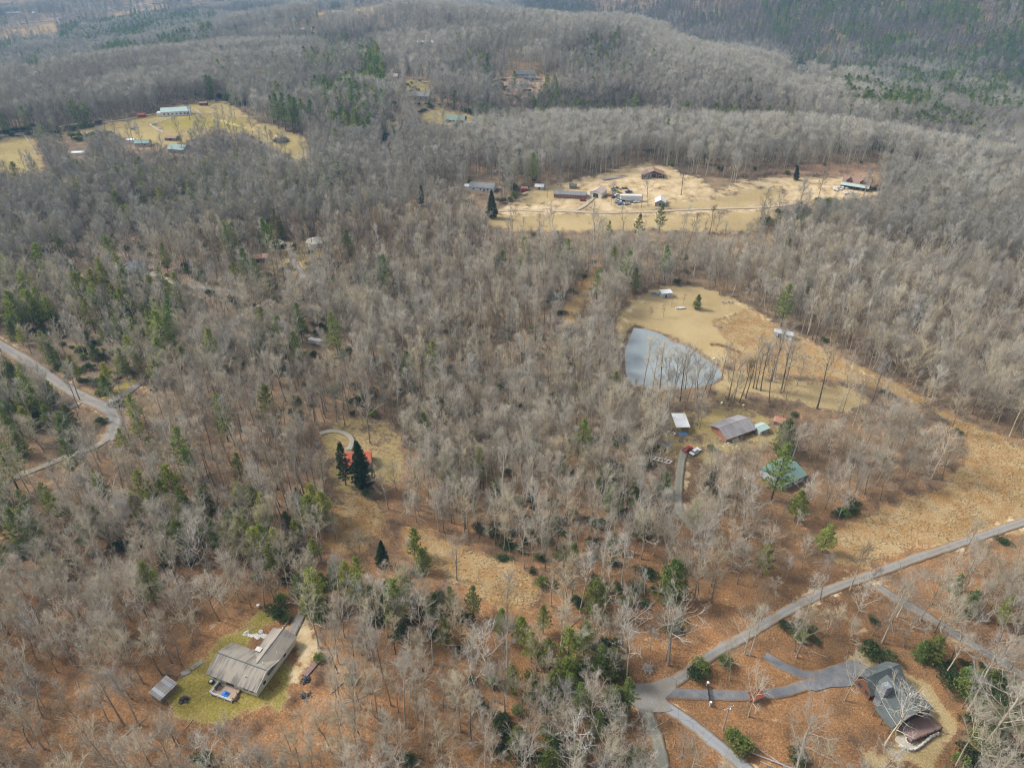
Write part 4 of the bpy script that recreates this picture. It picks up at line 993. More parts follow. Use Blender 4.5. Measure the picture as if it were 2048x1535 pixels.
def log_cabin():
    c = place(1792, 1380, 4.5); yaw = R(20); M3 = Matrix.Rotation(yaw, 3, 'Z')
    L, W, h, rise = 8.8, 7.4, 4.6, 2.4
    root = thing('log_cabin', 'brown log cabin with grey green shingle roof and dark stone chimney', 'house', c, yaw)
    # main block runs down the slope (local y), a crossing gable stands at its upper end
    m = MB(); gable_wall(m, L, W, h - 1.2, rise, -2.2, (0, -1.2), 'y'); m.build('wall', 'log_brown', root)
    sl, rd = gable_slopes(L, W, h - 1.2, rise, 0.7, .16, (0, -1.2), 'y', (.7, .2))
    for s in sl: s.build('roof', 'shingle_greygreen', root)
    rd.build('ridge_cap', 'shingle_dark', root)
    CL, CW = 9.2, 4.8
    m = MB(); gable_wall(m, CL, CW, h - 1.2, rise * .92, -2.0, (0, 4.6)); m.build('wall', 'log_brown', root)
    sl, rd = gable_slopes(CL, CW, h - 1.18, rise * .92, .75, .16, (0, 4.6), 'x', (.7, .7))
    for s in sl: s.build('cross_roof', 'shingle_greygreen', root)
    rd.build('ridge_cap', 'shingle_dark', root)
    # low shed roofs on both flanks
    for s, y0, y1, d in ((1, -5.6, 1.6, 2.6), (-1, -6.2, -1.0, 2.9)):
        m = MB(); x0, x1 = s * (W / 2 + .45), s * (W / 2 + d); z0, z1 = h - 1.55, h - 2.35
        m.hexa([(x0, y0, z0), (x1, y0, z1), (x1, y1, z1), (x0, y1, z0)], [(x0, y0, z0 + .15), (x1, y0, z1 + .15), (x1, y1, z1 + .15), (x0, y1, z0 + .15)]); m.build('porch_roof', 'shingle_greygreen', root)
        for y in (y0 + .3, (y0 + y1) / 2, y1 - .3):
            m = MB(); m.tube([(x1 - s * .25, y, -2.2), (x1 - s * .25, y, z1 + .05)], .12, 6); m.build('porch_post', 'wood_dark', root)
    m = MB(); m.box(-W / 2 - .1, -W / 2 + 1.7, -.2, 1.6, -1.5, 6.4); m.box(-W / 2 + .1, -W / 2 + 1.5, 0, 1.4, 6.4, 7.0); ch = m.build('chimney', 'stone_grey', root)
    m = MB(); m.box(-W / 2, -W / 2 + 1.6, -.1, 1.5, 7.002, 7.15); m.build('chimney_cap', 'stone_grey', ch)
    for q in (('s', 2.0, 1.3, 1.4, 1.5), ('s', 4.1, 1.3, 1.3, 1.9), ('s', 6.2, 1.3, 1.4, 1.5)): opening(root, q[0], W, L, *q[1:], off=(0, -1.2), frame='wood_dark')
    for q in (('w', 1.6, 1.4, 1.2, 1.3), ('w', 3.8, 1.4, 1.0, 1.3)): opening(root, q[0], CL, CW, *q[1:], off=(0, 4.6), frame='wood_dark')
    m = MB(); m.tube([(2.0, -2.0, 4.6), (2.0, -2.0, 5.3)], .12, 8); m.build('vent_pipe', 'trim_white', root)
    dk = thing('cabin_deck', 'plum brown plank deck with rail in front of the log cabin', 'deck', c + M3 @ Vector((.8, -7.5, 1.1)), yaw)
    board_set(dk, 'board', 'wood_plum', -4.6, 4.2, -2.1, 2.0, -.1, 14)
    m = MB(); m.box(-4.6, 4.2, -2.16, -2.1, -.5, -.06); m.box(4.2, 4.26, -2.1, 2, -.5, -.06); m.build('fascia', 'wood_dark', dk)
    for x in (-4.4, -2.3, -.2, 2.0, 4.1): m = MB(); m.box(x - .1, x + .1, -2.3, -2.1, -4.2, .95); m.build('post', 'wood_dark', dk)
    for z in (.2, .5, .85): m = MB(); m.box(-4.5, 4.2, -2.24, -2.17, z, z + .09); m.build('rail', 'wood_dark', dk)
    for z in (.5, .85): m = MB(); m.box(4.14, 4.2, -2.1, 2, z, z + .09); m.build('rail', 'wood_dark', dk)
    # stone retaining wall and fire ring below the deck
    wl = thing('retaining_wall', 'curved pale stone retaining wall on the lawn below the log cabin', 'stone wall', place(1840, 1480), 0); base = wl.location.copy()
    P = smooth_line(Gs([(1800, 1492), (1815, 1500), (1832, 1498), (1848, 1485), (1862, 1474), (1876, 1468)])[:, :2].tolist(), .42); rg = random.Random(8); sm = MB().lump((0, 0, 0), (.34, .26, .2), 3, 6, 3).mesh('stone', 'stone_pale')
    for p in P:
        for row in range(3):
            o = bpy.data.objects.new('stone', sm); COL.objects.link(o); o.parent = wl; o.location = Vector((p.x + rg.uniform(-.08, .08), p.y + rg.uniform(-.08, .08), Hs(p.x, p.y) + .1 + row * .28)) - base; o.rotation_euler = (0, 0, rg.uniform(0, 6)); o.scale = (rg.uniform(.85, 1.2),) * 3
    fr = thing('fire_ring', 'small round stone fire ring on the patio below the log cabin', 'fire pit', place(1820, 1481), 0); sm2 = MB().lump((0, 0, 0), (.3, .2, .22), 6, 6, 3).mesh('stone', 'stone_pale')
    for k in range(12):
        a = k * .5236; o = bpy.data.objects.new('stone', sm2); COL.objects.link(o); o.parent = fr; o.location = (math.cos(a) * .85, math.sin(a) * .85, .2); o.rotation_euler = (0, 0, a + 1.57)
    m = MB(); m.lump((0, 0, .08), (.6, .6, .08), 2, 10, 2); m.build('ash', 'brushwood', fr)
    m = MB(); pp = place(1815, 1483); P = [Vector((math.cos(t) * 2.5 * (1 + .12 * math.sin(3 * t)), math.sin(t) * 1.8, 0)) for t in np.linspace(0, 6.283, 24)[:-1]]
    m.extrude([p + Vector((0, 0, -.1)) for p in P], (0, 0, .16)); pt = thing('stone_patio', 'pale gravel patio around the fire ring', 'patio', pp, 0); m.build('slab', 'patio_gravel', pt)

BX = {}
def simple(name, label, cat, px, py, yaw, L, W, h, rise, wall, roof, dz=None, **kw):
    return house(name, label, cat, place(px, py, (h + rise) * .5 if dz is None else dz), R(yaw), L, W, h, rise, wall, roof, **kw)
def build_houses():
    ranch_house(); log_cabin()
    KEEP_OUT.extend([(*place(495, 1315)[:2], 15), (*place(1795, 1390)[:2], 13), (*place(1830, 1480)[:2], 8)])
    W4 = (('s', 1.8, 1.3, 1.1, 1.0), ('s', 4.6, 1.3, 1.1, 1.0), ('s', 10.2, 1.3, 1.1, 1.0))
    simple('house', 'brick house with long mauve grey shingle roof beside the yard cars', 'house', 1466, 851, 27, 12.6, 8.2, 2.2, 1.5, 'brick_red', 'shingle_mauve', 2.5, wins=W4, doors=(('s', 7.4, 1.0, .95, 1.9),), over=.9, eave_ends=(.8, .8))
    simple('garden_shed', 'small shed with a pale mint metal roof right of the mauve roofed house', 'shed', 1521, 857, 30, 4.2, 3.6, 2.0, .5, 'siding_grey', 'metal_mint', doors=(('s', 1.4, 1.0, .9, 1.9),), over=.35)
    simple('cottage', 'grey block cottage under a green metal roof behind a tall pine', 'house', 1566, 944, 30, 10.6, 9.4, 2.8, 1.5, 'siding_grey', 'metal_green', 2.4, wins=(('s', 2.5, 1.5, 1.1, 1.0), ('s', 8.0, 1.5, 1.1, 1.0), ('e', 4.5, 1.5, 1.1, 1.0)), doors=(('s', 5.2, 1.05, .95, 2.0),), over=.6)
    simple('tool_shed', 'little rust roofed lean shed among the bare trees above the mint roof', 'shed', 1562, 842, -28, 4.4, 3.2, 1.8, .7, 'board_old', 'metal_rust', doors=(('s', 2.0, .9, 1.0, 1.7),), over=.4)
    simple('cabin', 'grey cabin with orange red metal roof hidden behind two spruces', 'house', 716, 915, 4, 8.4, 6.6, 2.4, 2.0, 'siding_grey', 'metal_red', 2.5, wins=(('s', 2.0, 1.4, 1.0, 1.0), ('s', 6.2, 1.4, 1.0, 1.0)), doors=(('s', 4.2, 1.05, .9, 2.0),), over=.5)
    simple('storage_shed', 'long white shed with grey roof and open doorway in the straw field', 'shed', 1567, 668, -27, 7.6, 3.4, 2.3, .45, 'siding_white', 'metal_galv', wins=(('s', 5.6, 1.4, .8, .7),), doors=(('s', 2.4, 1.0, 1.2, 1.9, 'trim_dark'),), over=.2, trim='trim_dark')
    simple('steel_shed', 'blue grey steel shed beside the rubble heap above the pond', 'shed', 1331, 587, 12, 5.0, 4.2, 2.5, .35, 'siding_grey', 'metal_white', doors=(('s', 2.0, 1.0, 1.0, 1.9),), over=.15)
    # carport with a white sheet roof
    cp = thing('carport', 'open carport with flat white sheet roof left of the mauve roofed house', 'carport', place(1361, 842, 2.2), R(2)); m = MB()
    m.hexa([(-2.6, -4.2, 2.5), (2.6, -4.2, 2.5), (2.6, 4.2, 2.8), (-2.6, 4.2, 2.8)], [(-2.6, -4.2, 2.58), (2.6, -4.2, 2.58), (2.6, 4.2, 2.88), (-2.6, 4.2, 2.88)]); m.build('roof', 'metal_white', cp)
    for x in (-2.4, 2.4):
        for y in (-3.9, 0, 3.9): m = MB(); m.box(x - .06, x + .06, y - .06, y + .06, -.6, 2.6 + .02 * y); m.build('post', 'galvanised', cp)
    # the farm above the wood
    simple('mobile_home', 'long low house with weathered grey roof at the farm', 'house', 1140, 388, -9, 21, 6.5, 2.6, 1.2, 'brick_red', 'shingle_grey', wins=(('s', 3, 1.5, 1.3, 1.0), ('s', 7, 1.5, 1.3, 1.0), ('s', 16, 1.5, 1.3, 1.0)), doors=(('s', 11, 1.05, 1.0, 2.0),))
    simple('garage', 'tan metal garage with a dark open door in the farm yard', 'garage', 1197, 384, 62, 9.5, 8.0, 3.4, 1.7, 'siding_cream', 'metal_pink', doors=(('w', 4.0, 1.5, 3.6, 3.0, 'trim_dark'),), over=.25)
    simple('farmhouse', 'grey roofed farmhouse in the trees left of the farm clearing', 'house', 966, 372, -14, 17, 9, 2.8, 2.0, 'siding_white', 'shingle_grey', wins=(('s', 3, 1.5, 1.2, 1.2), ('s', 8, 1.5, 1.2, 1.2), ('s', 13, 1.5, 1.2, 1.2)), doors=(('s', 10.5, 1.05, 1.0, 2.0),))
    simple('carriage_shed', 'small white carriage shed at the left end of the grey roofed farmhouse', 'shed', 939, 373, -14, 6.0, 5.0, 2.4, .8, 'siding_white', 'metal_white')
    simple('shed', 'little white shed under bare trees behind the farm lawn', 'shed', 1079, 373, -6, 5.6, 4.0, 2.3, 1.0, 'siding_tan', 'metal_white', doors=(('s', 2.8, 1.0, 1.2, 1.9),))
    simple('shed', 'small rusty red hut at the left edge of the farm lawn', 'shed', 1049, 379, -4, 4.0, 3.4, 1.9, .7, 'barn_red', 'metal_rust')
    simple('shed', 'low dark roofed shed behind the long farm house', 'shed', 1146, 372, -8, 4.6, 3.4, 2.0, .8, 'board_old', 'shingle_dark')
    simple('shed', 'small gabled shed with bright white tin roof in the farm field', 'shed', 1321, 402, 80, 8.0, 6.6, 2.2, 1.7, 'wood_grey', 'metal_white', doors=(('w', 3.2, 1.0, 1.6, 1.8, 'trim_dark'),), over=.3)
    bn = simple('old_barn', 'sagging old barn with rusty roof and open front on the farm knoll', 'barn', 1306, 345, 85, 9, 15, 2.0, 2.8, 'wood_dark', 'shingle_brown', doors=(('w', 7.5, 1.3, 4.0, 2.6, 'trim_dark'), ('w', 2.4, .9, 3.0, 1.7, 'trim_dark'), ('w', 12.4, .9, 3.0, 1.7, 'trim_dark')), over=.6)
    lh = simple('log_house', 'large log house with mint metal porch roof and two brown dormers', 'house', 1714, 364, -32, 17, 11, 3.0, 3.6, 'log_brown', 'shingle_brown', wins=(('s', 3, 1.5, 1.2, 1.3), ('s', 13, 1.5, 1.2, 1.3)), doors=(('s', 8.5, 1.05, 1.0, 2.0),), over=.4)
    m = MB(); m.hexa([(-9, -8.4, 2.3), (9, -8.4, 2.3), (9, -5.2, 3.3), (-9, -5.2, 3.3)], [(-9, -8.4, 2.45), (9, -8.4, 2.45), (9, -5.2, 3.45), (-9, -5.2, 3.45)]); m.build('porch_roof', 'metal_mint', lh)
    for x in (-8.5, -4.2, 0, 4.2, 8.5): m = MB(); m.box(x - .12, x + .12, -8.2, -8.0, -1.5, 2.35); m.build('porch_post', 'log_brown', lh)
    for x in (-4.6, 3.8):
        m = MB(); gable_wall(m, 3.6, 2.8, 5.2, 1.3, 3.4, (x, -2.9), 'y'); d = m.build('dormer', 'log_brown', lh)
        for s in gable_slopes(3.8, 2.8, 5.2, 1.3, .4, .14, (x, -2.8), 'y', (.5, 0))[0]: s.build('dormer_roof', 'shingle_brown', d)
    # the stable and cottages on the left pasture
    st = simple('long_barn', 'long white horse barn with pale green roof on the left pasture', 'barn', 352, 222, 14, 25, 10, 4.0, 2.6, 'siding_white', 'metal_mint', wins=tuple(('s', 2.5 + i * 3.6, 1.8, 1.2, 1.3) for i in range(6)), doors=(('s', 23.0, 1.2, 1.6, 2.3),), over=.6, trim='trim_dark')
    m = MB(); m.box(-16.5, -12.6, -3.5, 3.5, -1, 3.0); m.build('annex', 'siding_white', st); m = MB(); m.box(-16.8, -12.55, -3.8, 3.8, 3.02, 3.2); m.build('annex_roof', 'metal_white', st)
    simple('shed', 'red roofed hay shed at the left end of the pasture lane', 'shed', 283, 230, 10, 6, 4.5, 2.2, 1.0, 'barn_red', 'metal_red')
    simple('cottage', 'cottage with bright green metal roof left of the blue walled house', 'house', 286, 285, 4, 11, 8, 2.7, 1.8, 'siding_tan', 'metal_green', wins=(('s', 3, 1.4, 1.0, 1.1), ('s', 8, 1.4, 1.0, 1.1)))
    simple('garage', 'white box garage touching the bright green roofed cottage', 'garage', 262, 281, 4, 6, 5, 2.6, .5, 'siding_white', 'metal_white')
    simple('house', 'blue grey walled house with broad green metal roof among bare trees', 'house', 358, 296, -12, 14, 10, 3.0, 2.2, 'siding_grey', 'metal_green', wins=(('s', 3, 1.5, 1.1, 1.1), ('s', 10, 1.5, 1.1, 1.1), ('e', 5, 1.5, 1.1, 1.1)), over=.8)
    simple('open_shed', 'brown open fronted shed above the blue walled house', 'shed', 344, 276, -8, 10, 6, 2.2, .9, 'board_old', 'shingle_brown', doors=(('s', 5, 1.0, 3.4, 1.9, 'trim_dark'),))
    simple('shed', 'long low white shed in the left wood below the lane', 'shed', 157, 306, 6, 9, 3.4, 2.1, .6, 'siding_white', 'metal_white')
    simple('run_in_shed', 'brown run in shed behind the long horse barn', 'shed', 407, 207, 8, 7, 4.5, 2.3, .8, 'wood_dark', 'shingle_brown', doors=(('s', 3.5, 1.0, 2.4, 1.9, 'trim_dark'),))
    # houses in the middle wood on the left
    simple('hip_house', 'house with steep blue grey hipped roof in the left wood', 'house', 264, 535, 8, 12, 11, 3.0, 4.2, 'siding_grey', 'shingle_slate', hip=True, wins=(('s', 3, 1.5, 1.2, 1.3), ('s', 8.5, 1.5, 1.2, 1.3)), over=.5)
    simple('pole_barn', 'open pole barn with faded red roof in the left wood', 'barn', 517, 515, 14, 9, 5.5, 2.5, 1.0, 'board_old', 'metal_rust', doors=(('s', 4.5, 1.1, 4.0, 2.1, 'trim_dark'),))
    for nm, px, py, r in (('left', 552, 487, 4.0), ('right', 632, 483, 5.2)):
        y = thing('yurt', f'round tent house with ribbed conical canvas roof, the {nm} of the pair', 'yurt', place(px, py, 1.5), 0, 'round canvas tents'); m = MB(); n = 20
        for k in range(n): a = 2 * math.pi * k / n; m.v += [(math.cos(a) * r, math.sin(a) * r, -1.0), (math.cos(a) * r, math.sin(a) * r, 2.2)]
        m.f = [(2 * k, 2 * ((k + 1) % n), 2 * ((k + 1) % n) + 1, 2 * k + 1) for k in range(n)]; m.build('wall', 'siding_white', y)
        m = MB()
        for k in range(n): a = 2 * math.pi * k / n; q = (r + .5) * (1 if k % 2 else .97); m.v.append((math.cos(a) * q, math.sin(a) * q, 2.05 + (.1 if k % 2 else 0)))
        m.v.append((0, 0, 4.2)); m.f = [(k, (k + 1) % n, n) for k in range(n)] + [tuple(range(n))[::-1]]; rf = m.build('roof', 'canvas', y)
        for k in range(0, n, 2): a = 2 * math.pi * k / n; m = MB(); m.tube([(math.cos(a) * r, math.sin(a) * r, 2.28), (0, 0, 4.28)], .05, 4); m.build('rib', 'trim_white', rf)
        KEEP_OUT.append((*place(px, py)[:2], r + 1.5))
    # far houses
    F = [('house', 'grey ranch house with red brown yard left of the dark roofed house', 1039, 164, -2, 24, 8, 3.0, 1.6, 'siding_white', 'shingle_grey'), ('house', 'dark roofed house just behind the long white house on the far hill', 1051, 149, -4, 22, 10, 3.0, 2.4, 'siding_grey', 'shingle_dark'),
         ('house', 'low grey green roofed house in far trees left of the dark roofed house', 976, 147, 0, 14, 8, 2.8, 1.8, 'siding_grey', 'shingle_greygreen'), ('house', 'brown log house with dark green roof on a yellow lawn', 912, 240, -10, 18, 10, 3.2, 3.0, 'log_brown', 'metal_green'),
         ('house', 'broad tan stone house with grey roof above the winding lane', 838, 193, -6, 22, 12, 3.6, 2.8, 'siding_tan', 'shingle_grey'), ('house', 'house with faded pink red roof in the far wood', 783, 154, 6, 13, 9, 3.0, 2.2, 'siding_tan', 'metal_pink'),
         ('greenhouse', 'pale glasshouse like building high in the far wood', 851, 86, 2, 24, 10, 3.4, 2.0, 'siding_grey', 'metal_white'), ('house', 'small white house left of the far glasshouse', 808, 90, 0, 11, 8, 3.0, 2.0, 'siding_white', 'metal_galv'),
         ('house', 'white roofed house at the left end of the far hilltop field', 630, 20, 0, 18, 10, 3.0, 2.2, 'siding_grey', 'metal_white'), ('house', 'pinkish roofed house on the far left slope', 612, 60, 4, 20, 10, 3.0, 2.4, 'siding_tan', 'metal_pink'),
         ('house', 'white house in the shaded valley at upper right', 1604, 135, 4, 13, 9, 4.4, 2.4, 'siding_white', 'shingle_grey'), ('house', 'grey house below the white valley house at upper right', 1585, 151, -30, 12, 9, 3.2, 2.6, 'siding_grey', 'shingle_slate'),
         ('house', 'blue roofed house high on the dark mountain slope', 1624, 73, 0, 12, 8, 3.2, 2.2, 'siding_grey', 'shingle_slate'), ('house', 'white house in the left valley behind the near ridge', 71, 148, -30, 16, 10, 3.4, 2.4, 'siding_white', 'metal_white'),
         ('warehouse', 'long white roofed building in the far left valley', 28, 27, 6, 34, 16, 4.5, 2.0, 'siding_white', 'metal_white'), ('house', 'small white house right of the far left warehouse', 69, 27, 0, 10, 8, 4.0, 2.0, 'siding_white', 'metal_galv')]
    for (nm, lb, px, py, yw, L, W, h, rs, wm, rm) in F:
        n = max(2, int(L / 5)); house(nm, lb, 'house' if nm != 'warehouse' else 'warehouse', place(px, py, h * .6), R(yw), L, W, h, rs, wm, rm, wins=tuple(('s', (i + .5) * L / n, 1.6, 1.4, 1.4) for i in range(n)), over=.6)
    # A frame lodge on the far hilltop
    af = thing('a_frame_lodge', 'steep green roofed lodge on the far hilltop at the top edge', 'house', place(799, 9, 4), R(20)); m = MB(); gable_wall(m, 12, 11, 1.2, 10.5, -2); m.build('wall', 'wood_dark', af)
    for s in gable_slopes(12, 11, 1.2, 10.5, .4, .25)[0]: s.build('roof', 'metal_green', af)
    opening(af, 'w', 12, 11, 5.5, 3.2, 3.0, 4.0)
    KEEP_OUT.append((*place(799, 9)[:2], 16))

# ---------------------------------------------------------------- vehicles, poles, fences, heaps
def car(label, px, py, yaw, paint, kind='sedan', group=None, cat='car', s=1.0, name='parked_car'):
    root = thing(name, label, cat, place(px, py), R(yaw), group); root.scale = (s,) * 3
    P = {'sedan': [(-2.2, .45), (-2.25, .75), (-1.9, .92), (-1.2, .98), (1.0, .95), (2.0, .82), (2.25, .6), (2.2, .4)], 'truck': [(-2.6, .55), (-2.65, 1.05), (-.9, 1.08), (1.0, 1.1), (2.3, 1.0), (2.55, .8), (2.5, .5)]}[kind]
    m = MB(); w = .88; n = len(P); t = .80
    m.v = [(x, -w if z < .9 else -t, z) for x, z in P] + [(x, w if z < .9 else t, z) for x, z in P]
    m.f = [tuple(range(n)), tuple(range(n, 2 * n))[::-1]] + [(i, n + i, n + (i + 1) % n, (i + 1) % n) for i in range(n)]; m.build('body', 'paint_' + paint, root)
    a, b, c, d, z0, z1 = (-1.55, -1.0, .25, .95, .96, 1.42) if kind == 'sedan' else (-.75, -.6, .45, 1.0, 1.08, 1.72)
    m = MB(); m.hexa([(a, -.74, z0), (d, -.74, z0), (d, .74, z0), (a, .74, z0)], [(b, -.6, z1 - .03), (c, -.6, z1 - .03), (c, .6, z1 - .03), (b, .6, z1 - .03)]); m.build('window', 'glass', root)
    m = MB(); m.hexa([(b - .06, -.63, z1 - .03), (c + .06, -.63, z1 - .03), (c + .06, .63, z1 - .03), (b - .06, .63, z1 - .03)], [(b, -.56, z1 + .05), (c, -.56, z1 + .05), (c, .56, z1 + .05), (b, .56, z1 + .05)]); m.build('roof', 'paint_' + paint, root)
    if kind == 'truck': m = MB(); m.box(-2.5, -.95, -.7, .7, 1.09, 1.12); m.build('bed_liner', 'black_plastic', root)
    wm = None
    for x in (-1.4, 1.4):
        for y in (-.8, .8):
            if wm is None: q = MB(); q.tube([(0, -.11, 0), (0, .11, 0)], .33, 12); wm = q.mesh('wheel', 'tyre'); q = MB(); q.tube([(0, -.125, 0), (0, .125, 0)], .17, 8); hm = q.mesh('rim', 'galvanised')
            o = bpy.data.objects.new('wheel', wm); COL.objects.link(o); o.parent = root; o.location = (x, y, .33); h = bpy.data.objects.new('rim', hm); COL.objects.link(h); h.parent = o
    for y in (-.6, .6):
        m = MB(); m.box(2.18, 2.3, y - .16, y + .16, .6, .74); m.build('headlight', 'trim_white', root)
    KEEP_OUT.append((root.location.x, root.location.y, 3.0)); return root
def heap(name, label, cat, px, py, rx, ry, hz, n, mat, seed, sz=(.2, .6), group=None):
    root = thing(name, label, cat, place(px, py), 0, group); rg = random.Random(seed); m = MB()
    for k in range(n):
        a = rg.uniform(0, 6.28); q = rg.uniform(0, 1) ** .6; s = rg.uniform(*sz)
        m.lump((math.cos(a) * q * rx, math.sin(a) * q * ry, hz * (1 - q) * rg.uniform(.3, 1) + s * .3), (s * rg.uniform(.6, 1.5), s * rg.uniform(.6, 1.3), s * rg.uniform(.35, .9)), rg.random(), 5, 3)
    m.build('chunks', mat, root); KEEP_OUT.append((root.location.x, root.location.y, max(rx, ry) + 1)); return root
def stick_pile(name, label, px, py, r, h, n, mat, seed, thick=.07, cat='brush pile'):
    root = thing(name, label, cat, place(px, py), 0); rg = random.Random(seed); m = MB()
    for k in range(n):
        a = rg.uniform(0, 6.28); q = rg.uniform(0, .8) * r; c = Vector((math.cos(a) * q, math.sin(a) * q, h * (1 - (q / r) ** 2) * rg.uniform(.2, 1) + .1)); d = Vector((rg.gauss(0, 1), rg.gauss(0, 1), rg.gauss(0, .25))).normalized() * r * rg.uniform(.25, .6)
        m.tube([c - d, c + Vector((0, 0, rg.uniform(0, .15))), c + d], [thick * rg.uniform(.5, 1.2), thick * .8, thick * .4], 4)
    m.build('branches', mat, root); KEEP_OUT.append((root.location.x, root.location.y, r + .5)); return root
def utility_pole(label, px, py, h, arm_yaw, light=False, wires=()):
    root = thing('utility_pole', label, 'utility pole', place(px, py), R(arm_yaw)); m = MB(); m.tube([(0, 0, -1), (0, 0, h)], [.17, .11], 8); m.build('pole', 'wood_grey' if light else 'wood_dark', root)
    m = MB(); m.box(-1.3, 1.3, -.06, .06, h - .75, h - .6); arm = m.build('crossarm', 'wood_grey', root)
    for x in (-1.2, -.5, .5, 1.2): m = MB(); m.tube([(x, 0, h - .6), (x, 0, h - .35)], [.05, .07], 6); m.build('insulator', 'trim_white', arm)
    if light: m = MB(); m.tube([(.35, 0, h - 2.1), (.35, 0, h - 1.1)], .26, 10); m.build('transformer', 'trim_white', root)
    return root
def wire(label, a, b, sag=1.2, n=14):
    root = thing('power_line', label, 'wire', (0, 0, 0)); m = MB()
    for off in (-.5, .6):
        P = []
        for i in range(n + 1): t = i / n; P.append(a.lerp(b, t) + Vector((off, off * .5, -4 * sag * t * (1 - t))))
        k = MB(); k.tube(P, .022, 4); k.build('strand', 'gate_black', root)
def fence(label, line, h=1.3, step=3.0, mat='trim_white', group=None):
    P = smooth_line(Gs(line)[:, :2].tolist(), step); p0 = Vector((P[0].x, P[0].y, Hs(*P[0]))); root = thing('rail_fence', label, 'fence', p0, 0, group); pm = MB().box(-.09, .09, -.09, .09, -.4, h + .1).mesh('post', mat)
    Q = [Vector((p.x, p.y, Hs(p.x, p.y))) - p0 for p in P]
    for q in Q: o = bpy.data.objects.new('post', pm); COL.objects.link(o); o.parent = root; o.location = q
    for z in (.35, .8, 1.22):
        m = MB()
        for a, b in zip(Q[:-1], Q[1:]):
            d = (b - a).normalized(); n = Vector((-d.y, d.x, 0)) * .03; up = Vector((0, 0, .16)); m.hexa([a + n + Vector((0, 0, z)), b + n + Vector((0, 0, z)), b - n + Vector((0, 0, z)), a - n + Vector((0, 0, z))], [a + n + up + Vector((0, 0, z)), b + n + up + Vector((0, 0, z)), b - n + up + Vector((0, 0, z)), a - n + up + Vector((0, 0, z))])
        m.build('rail', mat, root)
    return root
def build_things():
    car('red car parked nose out at the end of the yard drive', 1375, 900, 38, 'red'); car('white car parked beside the red car in the yard', 1390, 905, 42, 'white', s=1.08)
    car('white pickup at the gable of the long farm house', 1172, 392, 10, 'white', 'truck'); car('maroon car below the white pickup in the farm yard', 1166, 402, -8, 'maroon')
    J = [('dark green car at the top of the junk car row', 1230, 383, 8, 'green', 'sedan'), ('yellow pickup among the junk cars', 1236, 386, -5, 'yellow', 'truck'), ('silver car at the left of the junk car row', 1228, 389, 4, 'silver', 'sedan'), ('white car second in the junk car row', 1236, 392, 8, 'white', 'sedan'), ('black car in the middle of the junk car row', 1229, 396, 2, 'black', 'sedan'),
         ('tan car in the junk car row beside the trailer', 1238, 399, 6, 'tan', 'sedan'), ('white pickup at the lower left of the junk car row', 1236, 405, 4, 'white', 'truck'), ('dark blue car at the lower left corner of the junk cars', 1241, 409, 20, 'blue', 'sedan'), ('silver car parked below the white trailer', 1254, 409, 12, 'silver', 'sedan'), ('grey car below the middle of the white trailer', 1264, 405, 5, 'grey', 'sedan'), ('white car below the right end of the white trailer', 1273, 405, 10, 'white', 'sedan'), ('blue pickup behind the white trailer', 1257, 385, 12, 'blue', 'truck'), ('silver car under the front of the old barn', 1301, 352, 80, 'silver', 'sedan'), ('white van like car under the old barn', 1314, 352, 82, 'white', 'truck'), ('grey car at the right corner of the old barn', 1322, 351, 70, 'grey', 'sedan')]
    for lb, px, py, yw, pt, kd in J: car(lb, px, py, yw, pt, kd, 'old cars on the farm')
    car('blue car on the pasture behind the long horse barn', 434, 203, 15, 'blue'); car('white pickup in the yard above the green roofed cottage', 272, 256, -20, 'white', 'truck'); car('grey car left of the white pickup above the green cottage', 266, 259, 10, 'grey'); car('white car near the upper edge of the left pasture', 426, 216, -10, 'white')
    # box trailer
    t = thing('box_trailer', 'long white box trailer among the junk cars at the farm', 'trailer', place(1262, 399, 1), R(-3)); m = MB(); m.box(-7, 7, -1.3, 1.3, 1.2, 4.0); m.build('box', 'metal_white', t)
    for x in (-5.6, -4.4):
        for y in (-1.05, 1.05): m = MB(); m.tube([(x, y - .15, .52), (x, y + .15, .52)], .5, 12); m.build('wheel', 'tyre', t)
    for y in (-.7, .7): m = MB(); m.box(4.4, 4.6, y - .08, y + .08, 0, 1.2); m.build('landing_leg', 'galvanised', t)
    m = MB(); m.box(-7, 6.5, -.5, .5, .9, 1.2); m.build('chassis', 'rust', t)
    t = thing('flat_trailer', 'bare white trailer frame under trees left of the yard cars', 'trailer', place(1323, 922), R(-24))
    for y in (-.9, .9): m = MB(); m.box(-3, 3, y - .08, y + .08, .55, .7); m.build('side_rail', 'trim_white', t)
    for k in range(5): x = -2.7 + k * 1.35; m = MB(); m.hexa([(x, -.85, .72), (x + .35, -.85, .72), (x + .9, .85, .72), (x + .55, .85, .72)], [(x, -.85, .8), (x + .35, -.85, .8), (x + .9, .85, .8), (x + .55, .85, .8)]); m.build('cross_member', 'trim_white', t)
    for y in (-.95, .95): m = MB(); m.tube([(-.3, y - .1, .3), (-.3, y + .1, .3)], .3, 10); m.build('wheel', 'tyre', t)
    t = thing('camper_trailer', 'small white trailer with rusty stripe in the wood left of centre', 'trailer', place(632, 687), R(-22)); m = MB(); m.box(-3.2, 3.2, -1.1, 1.1, .5, 2.2); m.build('body', 'siding_white', t); m = MB(); m.box(-3.21, 3.21, -1.12, 1.12, 1.1, 1.35); m.build('stripe', 'rust', t)
    for y in (-1, 1): m = MB(); m.tube([(0, y - .1, .35), (0, y + .1, .35)], .35, 10); m.build('wheel', 'tyre', t)
    # the rowing boat on the grass
    b = thing('rowing_boat', 'small white open boat lying on the grass above the pond', 'boat', place(1361, 617), R(4)); m = MB(); n = 9
